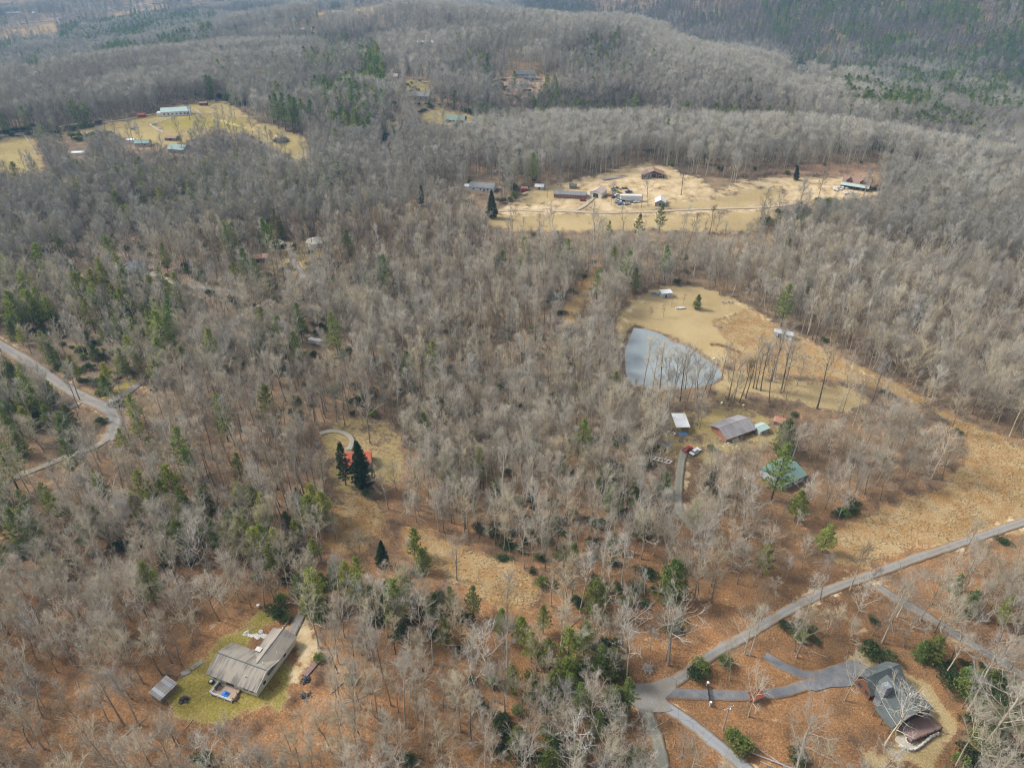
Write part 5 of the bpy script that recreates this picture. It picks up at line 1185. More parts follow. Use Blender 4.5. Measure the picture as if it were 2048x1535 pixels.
    for i in range(n):
        u = i / (n - 1); x = -2.3 + 4.6 * u; w = .85 * math.sin(math.pi * (.18 + .8 * u)) ** .6 if u < .95 else .12; z = .55 + .15 * (2 * u - 1) ** 2
        m.v += [(x, -w, z), (x, -w * .6, .08), (x, w * .6, .08), (x, w, z), (x * .94, w * .82, z - .02), (x * .94, w * .5, .2), (x * .94, -w * .5, .2), (x * .94, -w * .82, z - .02)]
    for i in range(n - 1):
        for j in range(8): a = i * 8 + j; c = i * 8 + (j + 1) % 8; m.f.append((a, c, c + 8, a + 8))
    m.f += [tuple(range(8))[::-1], tuple(range((n - 1) * 8, n * 8))]; m.build('hull', 'trim_white', b)
    for x in (-1.0, .3, 1.2): m = MB(); m.box(x - .14, x + .14, -.6, .6, .38, .43); m.build('seat', 'wood_grey', b)
    heap('rubble_heap', 'heap of pale concrete rubble left of the blue steel shed', 'rubble', 1314, 589, 3.6, 2.6, 1.6, 46, 'rubble', 5, (.3, .8))
    heap('debris_heap', 'scatter of grey debris at the wood edge above the pond meadow', 'debris', 1455, 606, 4.0, 1.5, .5, 16, 'stone_grey', 6, (.2, .5))
    heap('rock_pile', 'pale boulders heaped in front of the mint porch log house', 'rocks', 1682, 378, 6, 3.5, 1.0, 40, 'stone_pale', 7, (.4, 1.1))
    heap('rock_pile', 'second smaller boulder pile below the mint porch log house', 'rocks', 1700, 386, 5, 2.5, .7, 24, 'stone_pale', 8, (.4, 1.0))
    heap('junk_pile', 'black heap of junk on the sandy yard right of the cream house', 'junk', 611, 1360, 1.4, 1.1, .9, 26, 'black_plastic', 9, (.2, .5)); heap('junk_pile', 'second dark junk heap below the first on the sandy yard', 'junk', 612, 1392, 1.5, 1.3, .7, 22, 'black_plastic', 10, (.2, .45))
    heap('junk_pile', 'blue and grey yard junk beside the brush above the green metal roof', 'junk', 1580, 903, 2.6, 1.6, .5, 20, 'tarp_dull', 12, (.2, .45)); heap('junk_pile', 'white buckets and bags scattered on the yard lawn', 'junk', 1458, 890, 3.2, 1.6, .3, 14, 'trim_white', 13, (.15, .4)); heap('junk_pile', 'white litter below the carport in the yard', 'junk', 1340, 868, 2.2, 2.0, .4, 12, 'trim_white', 14, (.2, .45)); heap('junk_pile', 'pale litter at the foot of the bare trees left of the green metal roof', 'junk', 1476, 948, 2.8, 3.0, .3, 12, 'trim_white', 15, (.15, .35)); heap('junk_pile', 'scrap and tyres beside the tan farm garage', 'junk', 1218, 392, 5, 3, .8, 30, 'rust', 16, (.3, .8)); heap('junk_pile', 'dark scrap behind the junk cars', 'junk', 1240, 378, 6, 3, 1.0, 30, 'brushwood', 17, (.3, .9))
    heap('covered_grill', 'dark covered heap between the weathered shed and the lawn', 'junk', 369, 1400, 1.1, .9, .9, 16, 'trim_dark', 18, (.3, .6))
    tarp('ground_tarp', 'blue tarp lying on the ground below the white carport', 'tarp', place(1366, 867) + Vector((0, 0, .05)), .2, 3.0, 2.2, .5, 'tarp_dull', 3); tarp('ground_tarp', 'smaller blue tarp on the ground left of the red car', 'tarp', place(1336, 888) + Vector((0, 0, .05)), .8, 2.2, 1.8, .6, 'tarp_dull', 4)
    stick_pile('brush_pile', 'grey heap of cut branches on the leaf litter above the junction', 1296, 1338, 2.0, .8, 70, 'dead_wood', 1); stick_pile('brush_pile', 'large round dark brush pile on the left pasture', 563, 283, 7.5, 2.2, 260, 'brushwood', 2, .16); stick_pile('brush_pile', 'dark thorny thicket heap beside the winding lane', 845, 250, 6.0, 2.0, 160, 'brushwood', 3, .14)
    # long hedge of brown stems by the pond
    L = smooth_line(Gs([(1422, 690), (1436, 690), (1452, 695), (1470, 702), (1478, 706)])[:, :2].tolist(), .9); h = thing('brown_hedge', 'low rusty brown leafless hedge in the grass right of the pond', 'hedge', (L[0].x, L[0].y, Hs(*L[0])), 0)
    parts = []
    for i, p in enumerate(L): V, T = brush(900 + i, 1.5, 1.3, 26, .016); parts.append((V + np.array([p.x - L[0].x, p.y - L[0].y, Hs(p.x, p.y) - h.location.z]), T))
    o = bpy.data.objects.new('stems', np_mesh('stems', *join(parts), 'rust')); COL.objects.link(o); o.parent = h
    # lumber, pipes, logs
    lp = thing('lumber_stack', 'stack of weathered boards on the sandy yard above the black junk', 'lumber', place(621, 1338), R(62)); 
    for i in range(5):
        for j in range(2): m = MB(); m.box(-2.2 + .2 * (i % 2), 2.2, -.7 + i * .28, -.45 + i * .28, .05 + j * .16, .19 + j * .16); m.build('board', 'wood_plum', lp)
    lp = thing('lumber_stack', 'long pale lumber stack on the slope below the old barn', 'lumber', place(1228, 357), R(20))
    for i in range(5): m = MB(); m.box(-9, 9 - i, -1.6 + i * .65, -1.05 + i * .65, .05, .5 + .1 * (i % 2)); m.build('board', 'wood_grey', lp)
    lp = thing('pallet_stack', 'grey pallets leaning at the wood edge left of the lawn', 'pallets', place(372, 1345), R(30))
    for i in range(6): m = MB(); m.box(-1.1, 1.1, -.6 + i * .22, -.45 + i * .22, .1 + .03 * i, .2 + .03 * i); m.build('slat', 'wood_grey', lp)
    lp = thing('pallet_stack', 'second pile of grey boards between the pallets and the lawn', 'pallets', place(394, 1330), R(48))
    for i in range(5): m = MB(); m.box(-1.5, 1.5, -.5 + i * .24, -.33 + i * .24, .08 + .03 * i, .18 + .03 * i); m.build('slat', 'dead_wood', lp)
    sw = thing('swing_frame', 'rust red metal frame beside the right wall of the cream house', 'frame', place(549, 1372), R(60))
    for x in (-1.2, 1.2):
        for y in (-.6, .6): m = MB(); m.tube([(x, y, 0), (x, 0, 1.6)], .06, 6); m.build('leg', 'rust_red', sw)
    m = MB(); m.tube([(-1.2, 0, 1.6), (1.2, 0, 1.6)], .07, 6); m.build('top_bar', 'rust_red', sw)
    for y in (-.5, .1): m = MB(); m.box(-1.1, 1.1, y, y + .12, .5, .56); m.build('seat_slat', 'rust_red', sw)
    ws = thing('weathered_shed', 'small grey plank shed with mossy sheet roof left of the lawn', 'shed', place(328, 1379, 1.2), R(62)); m = MB(); m.box(-2.3, 2.3, -1.5, 1.5, -.8, 1.9); m.build('wall', 'board_old', ws)
    for k in range(6): x = -2.6 + k * .87; m = MB(); m.hexa([(x, -1.9, 1.75 + .02 * (k % 2)), (x + .85, -1.9, 1.75 + .02 * (k % 2)), (x + .85, 1.9, 2.35 + .02 * (k % 2)), (x, 1.9, 2.35 + .02 * (k % 2))], [(x, -1.9, 1.8 + .02 * (k % 2)), (x + .85, -1.9, 1.8 + .02 * (k % 2)), (x + .85, 1.9, 2.4 + .02 * (k % 2)), (x, 1.9, 2.4 + .02 * (k % 2))]); m.build('roof_sheet', 'metal_galv' if k in (1, 4) else 'wood_grey', ws)
    m = MB(); m.box(2.3, 2.34, -.5, .5, -.6, 1.4); m.build('door', 'tarp_dull', ws)
    KEEP_OUT.append((ws.location.x, ws.location.y, 4))
    rg = random.Random(21)
    for lb, px, py, L_, yw in (('long pale fallen log on the leaf litter right of the junction road', 1540, 1512, 7, -40), ('thin white fallen trunk below the utility pole', 1472, 1466, 8, -42), ('fallen pole at the bottom edge beside the paved road', 1520, 1522, 9, -28), ('fallen grey trunk right of the black junk heaps', 660, 1388, 8, 50), ('pale fallen trunk at the lower right of the cream house', 668, 1412, 9, 20), ('fallen branch in the wood left of the lawn', 250, 1300, 6, 35), ('leaning fallen trunk near the lower left corner', 240, 1480, 7, 55), ('fallen trunk above the orange meadow', 812, 1020, 9, -35)):
        p = place(px, py); o = thing('fallen_log', lb, 'log', p, R(yw), 'fallen logs on the forest floor'); m = MB(); e = Matrix.Rotation(R(yw), 3, 'Z') @ Vector((L_, 0, 0)); dz = Hs(p.x + e.x, p.y + e.y) - p.z
        m.tube([(0, 0, .14), (L_ * .5, rg.uniform(-.3, .3), .17 + dz * .5), (L_, 0, .14 + dz)], [.16, .12, .06], 6); m.build('trunk', 'dead_wood', o)
        for k in range(3): x = L_ * (.4 + .2 * k); m = MB(); m.tube([(x, 0, .15 + dz * x / L_), (x + .9, (-1) ** k * .7, .6 + dz * x / L_)], [.05, .02], 4); m.build('branch', 'dead_wood', o)
    # gate, sign, poles at the junction
    g = thing('driveway_gate', 'black steel gate with white posts across the asphalt driveway', 'gate', place(1417, 1391), R(84))
    for x in (-2.6, 2.6): m = MB(); m.box(x - .2, x + .2, -.2, .2, -.3, 1.5); p = m.build('post', 'stone_pale', g); m = MB(); m.box(x - .26, x + .26, -.26, .26, 1.502, 1.62); m.build('post_cap', 'trim_white', p)
    for z in (.25, .6, .95, 1.25): m = MB(); m.box(-2.4, 2.4, -.06, .06, z, z + .12); m.build('bar', 'gate_black', g)
    for x in (-2.35, 0, 2.35): m = MB(); m.box(x - .06, x + .06, -.065, .065, .2, 1.4); m.build('upright', 'gate_black', g)
    s = thing('notice_frame', 'rust red wooden frame standing below the asphalt driveway', 'frame', place(1510, 1398), R(20))
    for x in (-1.5, 1.5): m = MB(); m.box(x - .09, x + .09, -.09, .09, -.3, 2.0); m.build('post', 'rust_red', s)
    m = MB(); m.hexa([(-1.8, -1.1, 1.7), (1.8, -1.1, 1.7), (1.8, 1.1, 2.2), (-1.8, 1.1, 2.2)], [(-1.8, -1.1, 1.78), (1.8, -1.1, 1.78), (1.8, 1.1, 2.28), (-1.8, 1.1, 2.28)]); m.build('roof', 'rust_red', s)
    for z in (.5, 1.0): m = MB(); m.box(-1.4, 1.4, -.05, .05, z, z + .3); m.build('board', 'rust_red', s)
    a = utility_pole('pale utility pole with white transformer between paved road and driveway', 1446, 1458, 9, 25, True); b = utility_pole('dark utility pole with crossarm in the leaf litter above the junction', 1228, 1326, 9, 25)
    utility_pole('thin utility pole beside the white farm trailer', 1283, 415, 9, 10)
    A = a.location + Vector((0, 0, 8.7)); B = b.location + Vector((0, 0, 8.7)); wire('pair of thin black wires between the two utility poles', B, A, .8)
    wire('thin wires running up the wood from the dark utility pole', B, place(1420, 1235) + Vector((0, 0, 8)), .8)
    p = thing('pipe_rail', 'pale double pipe rail beside the paved road at the bottom edge', 'rail', place(1484, 1500), 0); e = place(1600, 1545) - p.location
    for k in (0, .45): m = MB(); m.tube([Vector((k, 0, .5)), Vector((k, 0, .5)) + e], .06, 6); m.build('rail', 'galvanised', p)
    for t in np.linspace(0, 1, 9): m = MB(); c = e * float(t); m.tube([c + Vector((.2, 0, -.3)), c + Vector((.2, 0, .5))], .06, 6); m.build('post', 'galvanised', p)
    for lb, px, py, mt in (('white bucket standing at the pond bank', 1427, 719, 'trim_white'), ('yellow bucket above the mauve roofed house', 1486, 813, 'yellow_paint'), ('white post stub above the mauve roofed house', 1443, 808, 'trim_white'), ('white tank behind the hedge at the cream house', 517, 1213, 'trim_white')):
        o = thing('bucket', lb, 'bucket', place(px, py)); m = MB(); m.tube([(0, 0, 0), (0, 0, .8)], [.35, .42], 12); m.build('body', mt, o); m = MB(); m.tube([(0, 0, .802), (0, 0, .86)], .44, 12); m.build('lid', mt, o)
    fence('white rail fence curving below the long horse barn', [(300, 250), (318, 246), (338, 238), (360, 232), (385, 231), (405, 233)], group='white pasture fences'); fence('white rail fence running down the left pasture', [(300, 250), (312, 258), (326, 266)], group='white pasture fences'); fence('short white rail fence right of the long horse barn', [(390, 221), (398, 226), (404, 232)], group='white pasture fences'); fence('white rail fence along the far left field', [(48, 272), (58, 284), (68, 300), (74, 310)], group='white pasture fences'); fence('white rail fence beside the far left lane', [(-10, 276), (20, 272), (48, 271)], group='white pasture fences')

build_houses()
build_things()

# ---------------------------------------------------------------- where the trees stand
RNG = np.random.default_rng(7)
# spots of the photograph where a building or vehicle stands in plain sight: x, y, half width
VIEW_BOX = [(495, 1325, 85), (1800, 1395, 75), (1468, 850, 42), (1521, 855, 14), (1361, 842, 20), (1375, 900, 22), (1570, 945, 38), (1562, 842, 16), (1323, 922, 14), (715, 915, 35), (1567, 666, 25), (1325, 586, 25), (1361, 616, 15), (1394, 603, 14),
    (350, 222, 30), (357, 295, 22), (285, 283, 20), (342, 275, 14), (157, 305, 14), (965, 370, 30), (1712, 360, 40), (1040, 160, 34), (1050, 147, 20), (915, 240, 28), (835, 190, 22), (783, 152, 14), (850, 86, 16), (803, 86, 10), (1604, 134, 12), (1585, 152, 12), (70, 146, 12), (615, 60, 14), (1140, 385, 40), (1078, 370, 14), (1417, 1388, 18), (1450, 1440, 14), (1500, 1400, 22), (327, 1380, 26), (610, 1375, 24), (1295, 1338, 16), (1228, 1310, 12), (50, 25, 20)]
def clear_factor(X, Y):
    f = np.ones(X.shape)
    for kind, dens, poly in PW:
        xs = [p[0] for p in poly]; ys = [p[1] for p in poly]
        k = (X > min(xs)) & (X < max(xs)) & (Y > min(ys)) & (Y < max(ys))
        if not k.any(): continue
        m = poly_sd(X[k], Y[k], poly) < 0
        v = f[k]; v[m] = np.minimum(v[m], dens); f[k] = v
    m = (np.abs(X - 70) < 60) & (np.abs(Y - 260) < 60)
    if m.any():
        v = f[m]; v[poly_sd(X[m], Y[m], POND) < 1.0] = 0; f[m] = v
    for n, mtl, w, line in RW:
        xs = [p[0] for p in line]; ys = [p[1] for p in line]; g = w / 2 + 1.0
        k = (X > min(xs) - g) & (X < max(xs) + g) & (Y > min(ys) - g) & (Y < max(ys) + g)
        if k.any():
            v = f[k]; v[line_d(X[k], Y[k], line[::2] + [line[-1]]) < g] = 0; f[k] = v
    return f
def keep_out(X, Y):
    m = np.ones(X.shape, bool)
    for (ax, ay, r) in KEEP_OUT: m &= (X - ax) ** 2 + (Y - ay) ** 2 > r * r
    return m
def lattice(r0, r1, half, step, jit=0.46):
    """jittered lattice over a fan of ground"""
    g = np.arange(-r1, r1, step); X, Y = np.meshgrid(g, np.arange(0, r1, step * 0.87)); X = X + (np.arange(X.shape[0]) % 2)[:, None] * step / 2
    X = X + RNG.uniform(-jit, jit, X.shape) * step; Y = Y + RNG.uniform(-jit, jit, X.shape) * step
    X = X.ravel(); Y = Y.ravel(); r = np.hypot(X, Y); a = np.degrees(np.arctan2(X, Y + 40))
    k = (r >= r0) & (r < r1) & (np.abs(a) < half); return X[k], Y[k]
def in_px(X, Y, Z, poly):
    px, py, dep = project(X, Y, Z); return poly_sd(px, py, poly) < 0
# share of evergreens by neighbourhood (outline in the photograph, share, which kinds)
EVER = [
    ([(110, 60), (330, 25), (440, 35), (420, 110), (330, 130), (200, 120), (120, 100)], .85, (1, 1, 0)),
    ([(0, 85), (110, 95), (150, 130), (0, 150)], .4, (1, 5)),
    ([(1640, 150), (2100, 140), (2100, 250), (1900, 255), (1700, 240)], .9, (1, 1, 5)),
    ([(1500, -20), (2100, -20), (2100, 140), (1640, 150), (1560, 110)], .46, (1, 1, 5)),
    ([(600, 120), (760, 110), (780, 210), (740, 300), (680, 300), (640, 200)], .7, (1, 0, 5)),
    ([(-60, 330), (700, 330), (720, 460), (-60, 470)], .22, (0, 0, 5)),
    ([(-60, 470), (330, 470), (330, 900), (-60, 920)], .2, (0, 5, 2)),
    ([(330, 470), (620, 470), (620, 720), (330, 760)], .08, (0, 1, 2)),
    ([(-60, 990), (620, 1010), (840, 1070), (820, 1200), (560, 1150), (200, 1090), (-60, 1120)], .2, (0, 5, 2, 0)),
    ([(560, 1150), (820, 1130), (1260, 1330), (1290, 1560), (1040, 1560), (1000, 1330), (620, 1250)], .19, (5, 0, 2)),
    ([(840, 900), (1300, 900), (1300, 1240), (1000, 1150), (880, 1050)], .05, (2, 1)),
    ([(1780, 1180), (2150, 1100), (2150, 1330), (1900, 1270)], .12, (0, 2)),
]
LAUREL = [
    ([(1880, 1320), (2150, 1360), (2150, 1580), (1900, 1580), (1880, 1450)], .75),
    ([(1780, 1230), (1900, 1290), (1880, 1380), (1830, 1330)], .35),
    ([(1560, 1180), (1740, 1190), (1830, 1290), (1700, 1290), (1480, 1300)], .22),
    ([(560, 1130), (1260, 1330), (1280, 1560), (1020, 1560), (900, 1300), (600, 1210)], .32),
    ([(-60, 1000), (560, 1080), (800, 1180), (500, 1160), (-60, 1130)], .28),
    ([(840, 880), (1320, 880), (1320, 1240), (1000, 1150)], .22),
    ([(500, 640), (1160, 560), (1160, 880), (800, 900), (560, 830)], .13),
    ([(-60, 300), (720, 330), (720, 660), (-60, 900)], .15),
    ([(760, 160), (1560, 160), (1500, 300), (1000, 310), (760, 330)], .25),
]
pts = []
def collect(r0, r1, half, step, far):
    X, Y = lattice(r0, r1, half, step); f = clear_factor(X, Y)
    f = f * np.clip(1.0 + 2.0 * fbm(X / 55, Y / 55, 91, 2) + 1.2 * fbm(X / 17, Y / 17, 93, 2), 0.3, 1.2)
    k = (RNG.uniform(0, 1, X.shape) < f) & keep_out(X, Y)
    X, Y = X[k], Y[k]; Z = Hgt(X, Y); ev = np.full(X.shape, 0.008); pick = np.ones(X.shape, int)
    clump = np.clip(0.9 + 4.6 * fbm(X / 30, Y / 30, 19, 2), 0, 2.6)
    for poly, share, kinds in EVER:
        m = in_px(X, Y, Z, poly); ev[m] = share; pick[m] = np.array(kinds)[RNG.integers(0, len(kinds), int(m.sum()))]
    e = RNG.uniform(0, 1, X.shape) < ev * clump
    if far:   # hemlock in the coves between the spurs, added so its dark green shades them
        cv = Z - sum(Hgt(X + 60 * math.cos(t), Y + 60 * math.sin(t)) for t in np.arange(5) * 1.2566) / 5
        e |= (cv < -1.3) & (RNG.uniform(0, 1, X.shape) < 0.22 * clump)
    return X, Y, Z, e, pick
def hard_pick(X, Y, n):
    """which sort of bare tree: stands of like trees"""
    s = fbm(X / 70, Y / 70, 61, 2) + RNG.normal(0, 0.13, n)
    table = np.array([9, 0, 4, 0, 1, 6, 5, 3, 2, 5]); i = np.clip(((s + 0.36) / 0.72 * 10).astype(int), 0, 9)
    out = table[i]; r = np.hypot(X, Y); w = RNG.uniform(0, 1, n); nr = (r < 165) & (w < 0.7)
    out[nr] = np.array([3, 3, 2, 6, 5, 1])[RNG.integers(0, 6, int(nr.sum()))]; u = RNG.uniform(0, 1, n); out[u < 0.20] = 7; out[(u >= 0.20) & (u < 0.33)] = 8
    return out + 10 * RNG.integers(0, 2, n)
COVE = []
BARE, PINES = [], []                                # rows of x, y, z, proto, scale, rotation
def rows(dst, X, Y, Z, idx, sc, rot=None):
    rot = RNG.uniform(0, 6.283, len(X)) if rot is None else rot
    dst.append(np.stack([X, Y, Z - 0.25, idx.astype(float), sc, rot], -1))
for r0, r1, half, step in ((62, 150, 52, 4.6), (150, 420, 50, 3.9), (420, 900, 46, 5.0), (900, 2700, 43, 7.2)):
    X, Y, Z, e, pick = collect(r0, r1, half, step, r0 > 300)
    far = r0 > 400
    h = ~e; n = int(h.sum())
    if far:   # lit crests and shaded coves and mountain put into bark tone, over stand variation
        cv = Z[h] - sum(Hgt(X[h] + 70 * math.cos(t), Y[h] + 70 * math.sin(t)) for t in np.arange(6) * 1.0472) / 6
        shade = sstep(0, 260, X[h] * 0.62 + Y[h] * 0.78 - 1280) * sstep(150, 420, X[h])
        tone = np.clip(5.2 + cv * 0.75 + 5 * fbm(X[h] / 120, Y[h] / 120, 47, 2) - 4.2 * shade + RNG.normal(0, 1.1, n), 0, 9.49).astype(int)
        COVE.append(np.stack([X[h], Y[h], Z[h], cv], -1)[(cv < -1.2) & (RNG.uniform(0, 1, n) < 0.55) & (np.hypot(X[h], Y[h]) < 1500)])
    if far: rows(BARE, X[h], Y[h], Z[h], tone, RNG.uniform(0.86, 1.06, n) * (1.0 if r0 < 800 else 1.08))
    else: rows(BARE, X[h], Y[h], Z[h], hard_pick(X[h], Y[h], n), np.clip(RNG.normal(0.9, 0.15, n), 0.55, 1.25) * (0.95 if r0 < 100 else 0.92))
    rows(PINES, X[e], Y[e], Z[e], pick[e], RNG.uniform(0.65, 1.15, int(e.sum())))
# ground that the photograph shows open: trees in front of it are kept low or few
OPEN_PX = [(px, 0.12 if d <= 0.12 else 0.45) for _, d, px in PLOTS if d <= 0.25] + [(POND_PX, 0.35), (ASPHALT_PX, 0.15), (JUNC_PX, 0.15)]
OPEN_PX += [([(x - a, y - a * .8), (x + a, y - a * .8), (x + a, y + a * .8), (x - a, y + a * .8)], 0.06 if y > 200 else 0.3) for x, y, a in VIEW_BOX]
OPEN_PX += [([(x - 14, y - 10), (x + 14, y - 10), (x + 14, y + 10), (x - 14, y + 10)], 0.4) for x, y in ((552, 484), (632, 480), (265, 532), (515, 515), (632, 685))]
def thin_view(A, protos):
    hg = np.array([p.height for p in protos])[A[:, 3].astype(int)] * A[:, 4]; keep = np.ones(len(A)); 
    for f in (0.35, 0.65, 0.95):
        px, py, dep = project(A[:, 0], A[:, 1], A[:, 2] + hg * f); mg = (1.8 if f > 0.5 else 0.4) * FPX / dep
        for poly, share in OPEN_PX:
            xs = [p[0] for p in poly]; ys = [p[1] for p in poly]; k = (px > min(xs) - 20) & (px < max(xs) + 20) & (py > min(ys) - 20) & (py < max(ys) + 20)
            if k.any():
                v = keep[k]; m = poly_sd(px[k], py[k], poly) < mg[k]; v[m] = np.minimum(v[m], share); keep[k] = v
        for _, _, w, line in ROADS:
            xs = [p[0] for p in line]; ys = [p[1] for p in line]; k = (px > min(xs) - 9) & (px < max(xs) + 9) & (py > min(ys) - 9) & (py < max(ys) + 9)
            if k.any():
                v = keep[k]; m = line_d(px[k], py[k], line) < (w * 2.2 if f < 0.9 else w * 1.6); v[m] = np.minimum(v[m], 0.42 if w < 4 else 0.22); keep[k] = v
    return A[RNG.uniform(0, 1, len(A)) < keep]
BARE = [thin_view(np.concatenate(BARE), HARD)]; PINES = [thin_view(np.concatenate(PINES), PINE)]
# evergreens that can be picked out one by one: foot in the photograph, sort, height
_solo = [(1166, 1308, 0, 12), (1188, 1228, 2, 13), (1340, 1200, 2, 15), (1524, 1150, 0, 12), (1644, 1104, 0, 11), (1588, 1042, 0, 12), (1386, 1050, 0, 10), (1328, 990, 2, 9),
    (1542, 1000, 1, 23), (1562, 905, 2, 14), (1420, 985, 3, 11), (1222, 1356, 2, 11), (1200, 1350, 1, 12), (1252, 1424, 1, 13), (1226, 1432, 2, 11), (1160, 1436, 1, 13), (1108, 1408, 2, 12),
    (1104, 1514, 2, 9), (1150, 1524, 0, 8), (1272, 1540, 2, 8), (1190, 1480, 1, 11), (1042, 1292, 0, 11), (1004, 1282, 1, 12), (1086, 1266, 1, 11), (948, 1236, 1, 12), (905, 1230, 1, 11),
    (446, 1112, 1, 15), (494, 1106, 0, 14), (532, 1116, 0, 13), (118, 1040, 0, 12), (64, 1036, 1, 12), (284, 1046, 0, 12), (204, 1064, 2, 11), (656, 1206, 1, 12), (604, 1204, 1, 11), (630, 1200, 0, 10),
    (766, 1130, 3, 10), (830, 1112, 0, 11), (846, 1142, 2, 9), (640, 1238, 2, 9), (620, 1226, 2, 8), (728, 972, 3, 19), (692, 970, 4, 18), (908, 954, 1, 11), (916, 990, 2, 8), (996, 984, 2, 7),
    (1192, 606, 1, 17), (1394, 618, 2, 7.5), (1134, 548, 1, 19), (1120, 540, 1, 16), (1226, 545, 0, 14), (1216, 478, 1, 11), (796, 506, 1, 12), (704, 496, 1, 13), (1592, 592, 0, 10), (1616, 586, 2, 8),
    (1898, 434, 2, 9), (44, 660, 0, 19), (72, 650, 0, 17), (98, 712, 0, 12), (112, 730, 2, 11), (262, 628, 1, 14), (246, 438, 0, 18), (332, 436, 0, 19), (62, 404, 0, 14), (258, 762, 1, 15),
    (334, 712, 0, 21), (350, 700, 1, 18), (540, 596, 1, 12), (984, 436, 3, 18), (843, 414, 4, 14), (1592, 360, 3, 10), (544, 654, 0, 9), (250, 640, 2, 9), (1900, 1200, 0, 10), (1996, 1250, 0, 11), (1932, 1228, 2, 9),
    (558, 258, 1, 29), (572, 262, 1, 31), (588, 268, 1, 32), (600, 266, 1, 29), (613, 272, 1, 30), (626, 266, 1, 27), (548, 248, 1, 24), (716, 285, 1, 24), (742, 278, 1, 22), (702, 300, 1, 22), (772, 262, 1, 20), (790, 290, 1, 15),
    (600, 402, 0, 15), (630, 398, 0, 16), (562, 394, 0, 13), (540, 384, 0, 14), (652, 374, 0, 15), (664, 398, 1, 13), (530, 330, 1, 17), (512, 400, 0, 12), (480, 396, 5, 12), (690, 420, 0, 12), (1680, 300, 0, 17), (1732, 282, 0, 18), (1690, 288, 0, 14), (1624, 262, 0, 17), (1560, 262, 0, 15), (1530, 270, 0, 16), (1588, 258, 1, 14), (1660, 270, 1, 13),
    (150, 400, 0, 13), (392, 396, 5, 13), (440, 390, 0, 11), (100, 305, 1, 20), (14, 270, 1, 20), (58, 266, 1, 22), (1860, 1320, 2, 9), (1838, 1318, 2, 7), (20, 1140, 1, 12), (180, 1100, 1, 12), (210, 1000, 5, 11), (900, 320, 1, 12), (1000, 300, 1, 13), (990, 330, 0, 10), (945, 105, 3, 14), (118, 1150, 2, 8)]
_g = Gs([(a, b) for a, b, _, _ in _solo])
_k = np.array([s[2] for s in _solo]); _hh = np.array([s[3] for s in _solo], float)
rows(PINES, _g[:, 0], _g[:, 1], _g[:, 2], _k, _hh / np.array([PINE[k].height for k in _k]))
# bare trees that stand out singly
_solo_b = [(1284, 792, 0, 24), (1300, 806, 0, 22), (1316, 800, 4, 24), (1331, 812, 0, 21), (1346, 806, 1, 23), (1360, 802, 4, 22), (1394, 806, 5, 17), (1456, 800, 2, 19), (1468, 798, 6, 17), (1479, 804, 9, 19), (1491, 796, 4, 18),
    (1506, 776, 5, 19), (1512, 778, 2, 18), (1521, 781, 4, 21), (1543, 762, 4, 24), (1549, 764, 0, 21), (1561, 786, 4, 24), (1567, 783, 6, 20), (1538, 805, 9, 20), (1634, 816, 4, 26), (1736, 824, 4, 22), (1682, 834, 5, 16), (1706, 852, 0, 20), (1566, 838, 8, 14), (1415, 800, 5, 16),
    (740, 886, 2, 20), (777, 1018, 3, 16), (672, 1080, 8, 8), (720, 1104, 8, 8), (1362, 390, 2, 21), (1302, 636, 8, 5), (1327, 634, 8, 6), (1343, 613, 8, 5.5), (1366, 608, 8, 5), (1336, 1330, 3, 22), (1590, 1540, 3, 20), (1497, 1432, 3, 15), (1500, 1310, 1, 18), (1460, 1360, 3, 13),
    (1296, 412, 5, 18), (1222, 410, 5, 12), (1118, 398, 5, 11), (1095, 396, 5, 9), (380, 240, 2, 20), (470, 236, 5, 15), (1936, 1420, 3, 23), (1960, 1500, 3, 22), (1990, 1460, 1, 22), (2030, 1500, 3, 20), (1890, 1350, 1, 15), (1840, 1240, 3, 16), (1770, 1490, 3, 19), (1690, 1400, 3, 14), (1905, 1540, 1, 20),
    (45, 870, 4, 20), (70, 850, 1, 19), (108, 838, 2, 21), (110, 842, 4, 20), (160, 800, 4, 16), (655, 1010, 4, 19), (690, 850, 5, 12), (640, 1000, 9, 18), (1605, 1250, 1, 17), (1510, 1240, 8, 12), (1700, 1180, 9, 16), (1640, 1200, 9, 15)]
_gb = Gs([(a, b) for a, b, _, _ in _solo_b]); _kb = np.array([s[2] for s in _solo_b]); _hb = np.array([s[3] for s in _solo_b], float)
rows(BARE, _gb[:, 0], _gb[:, 1], _gb[:, 2], _kb, _hb / np.array([HARD[k].height for k in _kb]))
BARE = np.concatenate(BARE); PINES = np.concatenate(PINES)
